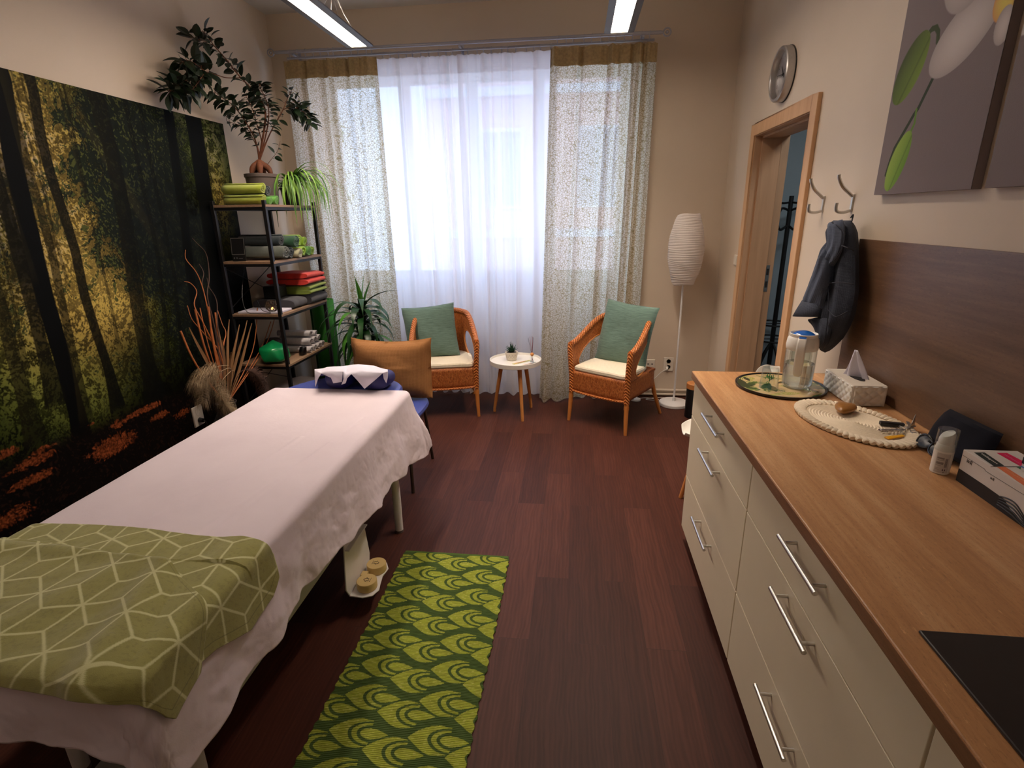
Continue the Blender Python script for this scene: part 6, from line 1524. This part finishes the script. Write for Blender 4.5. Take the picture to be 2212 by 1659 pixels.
b.build('leaves', MT['leaf_drac'], dr_); lb_.build('young_leaves', mat('young_leaf', S(78, 140, 48), .4, var=.25, vs=8), dr_)
# dried arrangement in a floor vase by the mural
vz = Vector((-2.36, 3.20, 0)); da = thing('dried_arrangement', vz, 0, 'tall dried canes, curly twigs and pampas plumes in a dark floor vase', 'dried flowers')
B().lathe([(.07, 0), (.085, .01), (.11, .16), (.10, .28), (.06, .36), (.058, .40), (.068, .42), (.062, .42), (.052, .40), (.0001, .38)], vz, 36).build('vase', MT['pot_dark'], da)
def D(u, v, y=3.25): p = at(u, v, 1, y); return (max(p.x, XL+.03), p.y, p.z)
V0 = (vz.x, vz.y, .40)
def Dw(u, v, x=-2.48): p = at(u, v, 0, x); return tuple(p)
for k, (u, v, um, vm) in enumerate(((390, 715, 425, 790), (421, 668, 445, 760), (450, 662, 462, 750), (465, 675, 475, 760), (585, 695, 560, 760), (556, 665, 545, 760), (600, 660, 572, 750), (432, 665, 450, 745))):
    x = -2.44+.03*(k % 3) if u < 500 else -2.40+.06*(k % 2)
    B().tube(spline([V0, Dw(um, vm, (x+V0[0])/2), Dw(u, v, x)], 5), .0062 if k < 4 else .0032, 8).build('cane', MT['cane'], da)
for k, pts in enumerate(([(470, 780), (455, 700), (440, 630), (425, 590), (402, 560), (401, 540)], [(475, 780), (462, 700), (448, 640), (452, 600), (446, 550), (425, 525), (415, 514)], [(470, 770), (440, 700), (420, 660), (425, 630), (412, 612), (398, 608)], [(480, 780), (470, 700), (468, 650), (452, 620), (447, 600)], [(478, 770), (440, 720), (415, 690), (405, 660)], [(480, 770), (466, 715), (438, 625), (440, 590), (430, 570)], [(482, 760), (488, 720), (480, 700), (470, 670)])):
    q = [Dw(u, v, lerp(-2.37, -2.49, i/(len(pts)-1))) for i, (u, v) in enumerate(pts)]; q = [V0]+q; sp_ = spline(q, 6); N = len(sp_)
    B().tube(sp_, [lerp(.0050, .0016, i/(N-1)) for i in range(N)], 6).build('curly_twig', MT['cane'] if k % 2 == 0 else MT['twig'], da)
random.seed(6)
for k, (u, v, x) in enumerate(((410, 706, -2.46), (495, 690, -2.40), (515, 700, -2.38), (531, 690, -2.36), (478, 735, -2.30), (470, 700, -2.42), (545, 700, -2.33), (500, 760, -2.25))):
    e = Vector(Dw(u, v, x)); s0 = Vector(V0); d = e-s0; L = d.length; b = B(); sd = d.cross(Vector((1, 0, 0))).normalized(); rows = []
    for i in range(13):
        t = i/12; w_ = .016*math.sin(PI*(.12+.85*t))**.8; p = s0+d*t+sd*.012*math.sin(t*5+k); rows.append([p-sd*w_+Vector((.004, 0, 0)), p, p+sd*w_+Vector((.004, 0, 0))])
    b.grid(rows).build('dried_leaf', MT['dryleaf'], da)
# pampas plumes hanging forward
rnd = random.Random(9)
for k, path in enumerate(([(500, 800), (480, 790), (455, 800), (440, 830), (436, 870)], [(505, 805), (490, 810), (475, 835), (485, 870), (500, 890)], [(500, 800), (470, 805), (440, 812), (425, 830)], [(515, 810), (535, 800), (560, 815), (570, 850)])):
    q = spline([V0]+[Dw(u, v, -2.25+.04*(k-1)) for u, v in path], 8); N = len(q); b = B().tube(q, .002, 5)
    for j in range(1100 if k < 3 else 600):
        t = rnd.uniform(.50, 1); i = min(N-2, int(t*(N-1))); p = q[i]; d = (q[i+1]-q[i]).normalized(); o = Vector((rnd.gauss(0, 1), rnd.gauss(0, 1), rnd.gauss(0, 1))); o = (o-d*o.dot(d)).normalized()
        L = rnd.uniform(.04, .11)*(1.2-.5*abs(2*t-1.4)); p1 = p+(o*.85+d*.4)*L*.55; p2 = p1+(d*.7+o*.25+Vector((0, 0, -.6))).normalized()*L*.6; s_ = d.cross(o)*.0006
        b.add([p-s_, p+s_, p1+s_, p1-s_, p2], [(0, 1, 2, 3), (3, 2, 4)])
    b.build('pampas_plume', MT['plume'] if k < 3 else mat('dark_plume', S(84, 60, 50), .9, var=.2), da, smooth=False)

# ---------------------------------------------------------------- rug
def rug():
    x0, x1, y0, y1 = -.826, -.296, .62, 2.236; nx, ny = 420, 1180
    X, Y = np.meshgrid(np.linspace(x0, x1, nx), np.linspace(y0, y1, ny)); wv = .0025*np.sin(Y*160)+.002*np.sin(Y*61+1)
    e = np.clip((X-x0)/(x1-x0), 0, 1)
    dkc, mdc, lt, lt2 = [np.array(S(*c)[:3]) for c in ((62, 84, 30), (72, 98, 36), (150, 160, 50), (190, 192, 100))]
    thread = vnoise(X*70, Y*420, 3); C = dkc*(.8+.4*thread[..., None])
    light = np.zeros_like(X)
    px_, py_ = .270, .1365; Lf = .198
    for off in (0, 1):
        bx, by = -.775+off*px_/2, 2.070+off*(.0815)
        i = np.floor((X-bx+.0)/px_); 
        for di in (0,):
            u = (X-bx-(i+di)*px_)/Lf
            j = np.round((Y-by)/py_); v = (Y-by-j*py_)/.047
            wob = .05*np.sin(j*3+i*5)
            u = u+.04*(vnoise(X*0+j*1.7, i*1.3, 7)-.5)+.02*np.sin(v*3)
            v = (Y-by-j*py_)/.052
            w = np.where(u < .5, np.sin(np.clip(u/.5, 0, 1)*PI/2)**.9, 1-.10*np.clip((u-.5)/.2, 0, 1))
            d1 = np.hypot((u-.72)/.39, v/.86); d2 = np.hypot((u-.76)/.235, v/.50)
            A1 = (u > 0) & (u < .70) & (np.abs(v) < w) & (d1 > 1.0) & ((np.abs(v) > .2) | (u < .5))
            A2 = (d1 < .84) & (d2 > 1.18) & (u < .72-.0*np.abs(v))
            tt = np.clip((u-.54)/.48, 0, 1); A3 = (u > .54) & (u < 1.02) & (np.abs(v) < .40*np.sin(PI*tt**.75)**.8*(1-.25*tt))
            lm = (A1 | A2 | A3)*1.
            light = np.maximum(light, lm*1.)
    edge = fbm(X*120, Y*500, 2, 6)
    tone = (.78+.40*vnoise(X*45, Y*380, 11))[..., None]; spark = (sstep(.72, .82, vnoise(X*90, Y*520, 17))*.6)[..., None]
    cl = lt*tone*(1-spark)+lt2*spark; C = C*(1-light[..., None])+cl*light[..., None]
    hem = ((y1-Y) < .012)[..., None]; C = np.where(hem, mdc*1.1*tone, C)
    Z = .0055+.0012*np.sin(Y*2*PI/.0062)+.0008*thread+.0015*np.sin(Y*6+1)*0
    X2 = X+wv*(2*e-1)**3+.004*np.sin(Y*4)*1
    idx = np.arange(nx*ny).reshape(ny, nx); F = np.stack([idx[:-1, :-1], idx[:-1, 1:], idx[1:, 1:], idx[1:, :-1]], -1).reshape(-1, 4)
    return np.stack([X2, Y, Z], -1).reshape(-1, 3), F, C.reshape(-1, 3)
P_, F_, C_ = rug()
ro = painted('runner_rug', P_, F_, C_, paintmat('cotton_rug', .9, 600, .3, .002), label='narrow woven rug with a light and dark green leaf-scale pattern', cat='rug')
md = ro.modifiers.new('solid', 'SOLIDIFY'); md.thickness = .0045; md.offset = -1

# ---------------------------------------------------------------- coat hooks, jacket, coat stand
def hook(y, ztop, label):
    t = thing('coat_hook', (XR, y, ztop-.155), 0, label, 'coat hook', 'steel coat hooks')
    x = XR
    B().box((x-.007, y-.0085, ztop-.150), (x-.0005, y+.0085, ztop-.075)).build('back_plate', MT['steel'], t, bevel=.002)
    b = B().tube(spline([(x-.006, y, ztop-.085), (x-.022, y, ztop-.072), (x-.052, y, ztop-.045), (x-.072, y, ztop-.012), (x-.076, y, ztop+.005)], 6), .0088, 12, flat=.8)
    b.build('upper_prong', MT['steel'], t)
    B().tube(spline([(x-.006, y, ztop-.145), (x-.030, y, ztop-.152), (x-.056, y, ztop-.150), (x-.066, y, ztop-.138), (x-.066, y, ztop-.112)], 6), .0068, 10).build('lower_prong', MT['steel'], t)
hook(2.925, 1.755, 'empty steel double coat hook beside the door casing')
hook(2.632, 1.755, 'steel double coat hook carrying the denim jacket')
den = fabric('denim', S(48, 54, 68), var=.25, vs=7, ws=700, bst=.35); den2 = fabric('denim_light', S(70, 78, 96), var=.2, vs=9, ws=700)
thr = mat('denim_seam', S(34, 38, 50), .9)
jk = thing('denim_jacket', (1.14, 2.5, 1.0), 0, 'dark blue denim jacket hanging from the right coat hook', 'jacket')
def J(u, v, x=1.13): p = at(u, v, 0, x); return (p.x, p.y, p.z)
inflate([J(1800, 476), J(1795, 500), J(1797, 540), J(1785, 575), J(1778, 610), J(1790, 650), J(1785, 700), J(1780, 760)],
        [J(1838, 476), J(1843, 505), J(1847, 550), J(1848, 600), J(1845, 645), J(1832, 695), J(1808, 735), J(1782, 762)], (-1, -.25, 0), .055, fold=.022, seed=4, back=.9, nu=34).build('jacket_body', den, jk)
inflate([J(1792, 480, 1.09), J(1792, 500, 1.09), J(1792, 525, 1.085), J(1782, 550, 1.08), J(1771, 582, 1.08)], [J(1820, 474, 1.09), J(1824, 500, 1.09), J(1820, 535, 1.085), J(1808, 565, 1.08), J(1785, 592, 1.08)], (-1, -.4, 0), .032, fold=.014, seed=7, back=.5).build('collar', den2, jk)
inflate([J(1792, 515, 1.08), J(1778, 548, 1.07), J(1762, 590, 1.07), J(1745, 630, 1.07), J(1733, 662, 1.07)], [J(1800, 560, 1.08), J(1795, 595, 1.07), J(1790, 620, 1.07), J(1783, 645, 1.07), J(1778, 668, 1.07)], (-1, -.4, 0), .045, fold=.014, seed=11, back=.9).build('sleeve', den2, jk)
cfp = [J(1734, 650, 1.055), J(1757, 648, 1.035), J(1782, 654, 1.05)]
def cuffring(c, w_, dpt, t_): return [Vector(c)+Vector((dpt*math.sin(a), w_*math.cos(a)*.97, -w_*.18*math.cos(a)*t_)) for a in np.linspace(0, 2*PI, 29)[:-1]]
B().grid([cuffring(J(1760, 652, 1.07), .088, .042, .3), cuffring(J(1752, 668, 1.065), .100, .046, .6), cuffring(J(1745, 684, 1.06), .112, .050, .9)], cv=True).build('cuff', den, jk, thick=.004)
inflate([J(1745, 690, 1.09), J(1760, 705, 1.09), J(1768, 730, 1.09), J(1772, 752, 1.09)], [J(1788, 680, 1.09), J(1795, 700, 1.09), J(1793, 725, 1.09), J(1778, 755, 1.09)], (-1, -.3, 0), .03, fold=.01, seed=12, back=.6).build('jacket_hem', den, jk)
for pts in ([(1790, 612), (1815, 610), (1845, 614)], [(1797, 480), (1822, 500), (1820, 535), (1790, 580), (1788, 600), (1790, 640), (1788, 690), (1780, 740)], [(1818, 530), (1832, 536), (1845, 542)], [(1788, 668), (1805, 684), (1832, 672)]):
    q = []
    for u, v in pts: q.append(J(u, v, 1.13-.062 if u < 1835 else 1.10))
    B().tube(spline(q, 6), .0022, 6).build('seam', thr, jk)
B().tube(spline([J(1838, 470, 1.15), J(1843, 464, 1.17), J(1840, 478, 1.15)], 5), .003, 6).build('hanging_loop', thr, jk)
# coat stand in the hallway
cx0 = 1.78
def K(u, v): p = at(u, v, 0, cx0); return p
pb = K(1662, 800); pt_ = K(1710, 425); csx, csy = cx0, (K(1700, 500).y+K(1676, 720).y)/2
cs_ = thing('coat_stand', (csx, csy, 0), 0, 'black metal coat stand in the hallway beyond the door', 'coat stand')
ztp = at(1708, 423, 1, csy).z; csx = at(1700, 500, 1, csy).x
B().cyl((csx, csy, 0), (csx, csy, ztp), .020, .018, 14).build('pole', MT['black_metal'], cs_)
for k in range(4):
    a = k*PI/2+.5; dx, dy = math.cos(a), math.sin(a)
    B().tube(spline([(csx, csy, ztp-.05), (csx+dx*.10, csy+dy*.10, ztp-.055), (csx+dx*.17, csy+dy*.17, ztp-.02), (csx+dx*.20, csy+dy*.20, ztp+.06)], 6), .008, 8).build('upper_arm', MT['black_metal'], cs_)
    B().tube(spline([(csx, csy, ztp-.12), (csx+dx*.09, csy+dy*.09, ztp-.10), (csx+dx*.125, csy+dy*.125, ztp-.19), (csx+dx*.08, csy+dy*.08, ztp-.27), (csx, csy, ztp-.23)], 6), .009, 8).build('scroll_arm', MT['black_metal'], cs_)
    B().tube(spline([(csx, csy, .50), (csx+dx*.06, csy+dy*.06, .40), (csx+dx*.16, csy+dy*.16, .18), (csx+dx*.24, csy+dy*.24, 0)], 6), .010, 8).build('leg', MT['black_metal'], cs_)
for z_, r in ((.66, .14), (.52, .16)): B().tube([(csx+r*math.cos(a), csy+r*math.sin(a), z_) for a in np.linspace(0, 2*PI, 33)[:-1]], .008, 8, closed=True).cyl((csx-r, csy, z_), (csx+r, csy, z_), .006, n=6).build('umbrella_ring', MT['black_metal'], cs_)
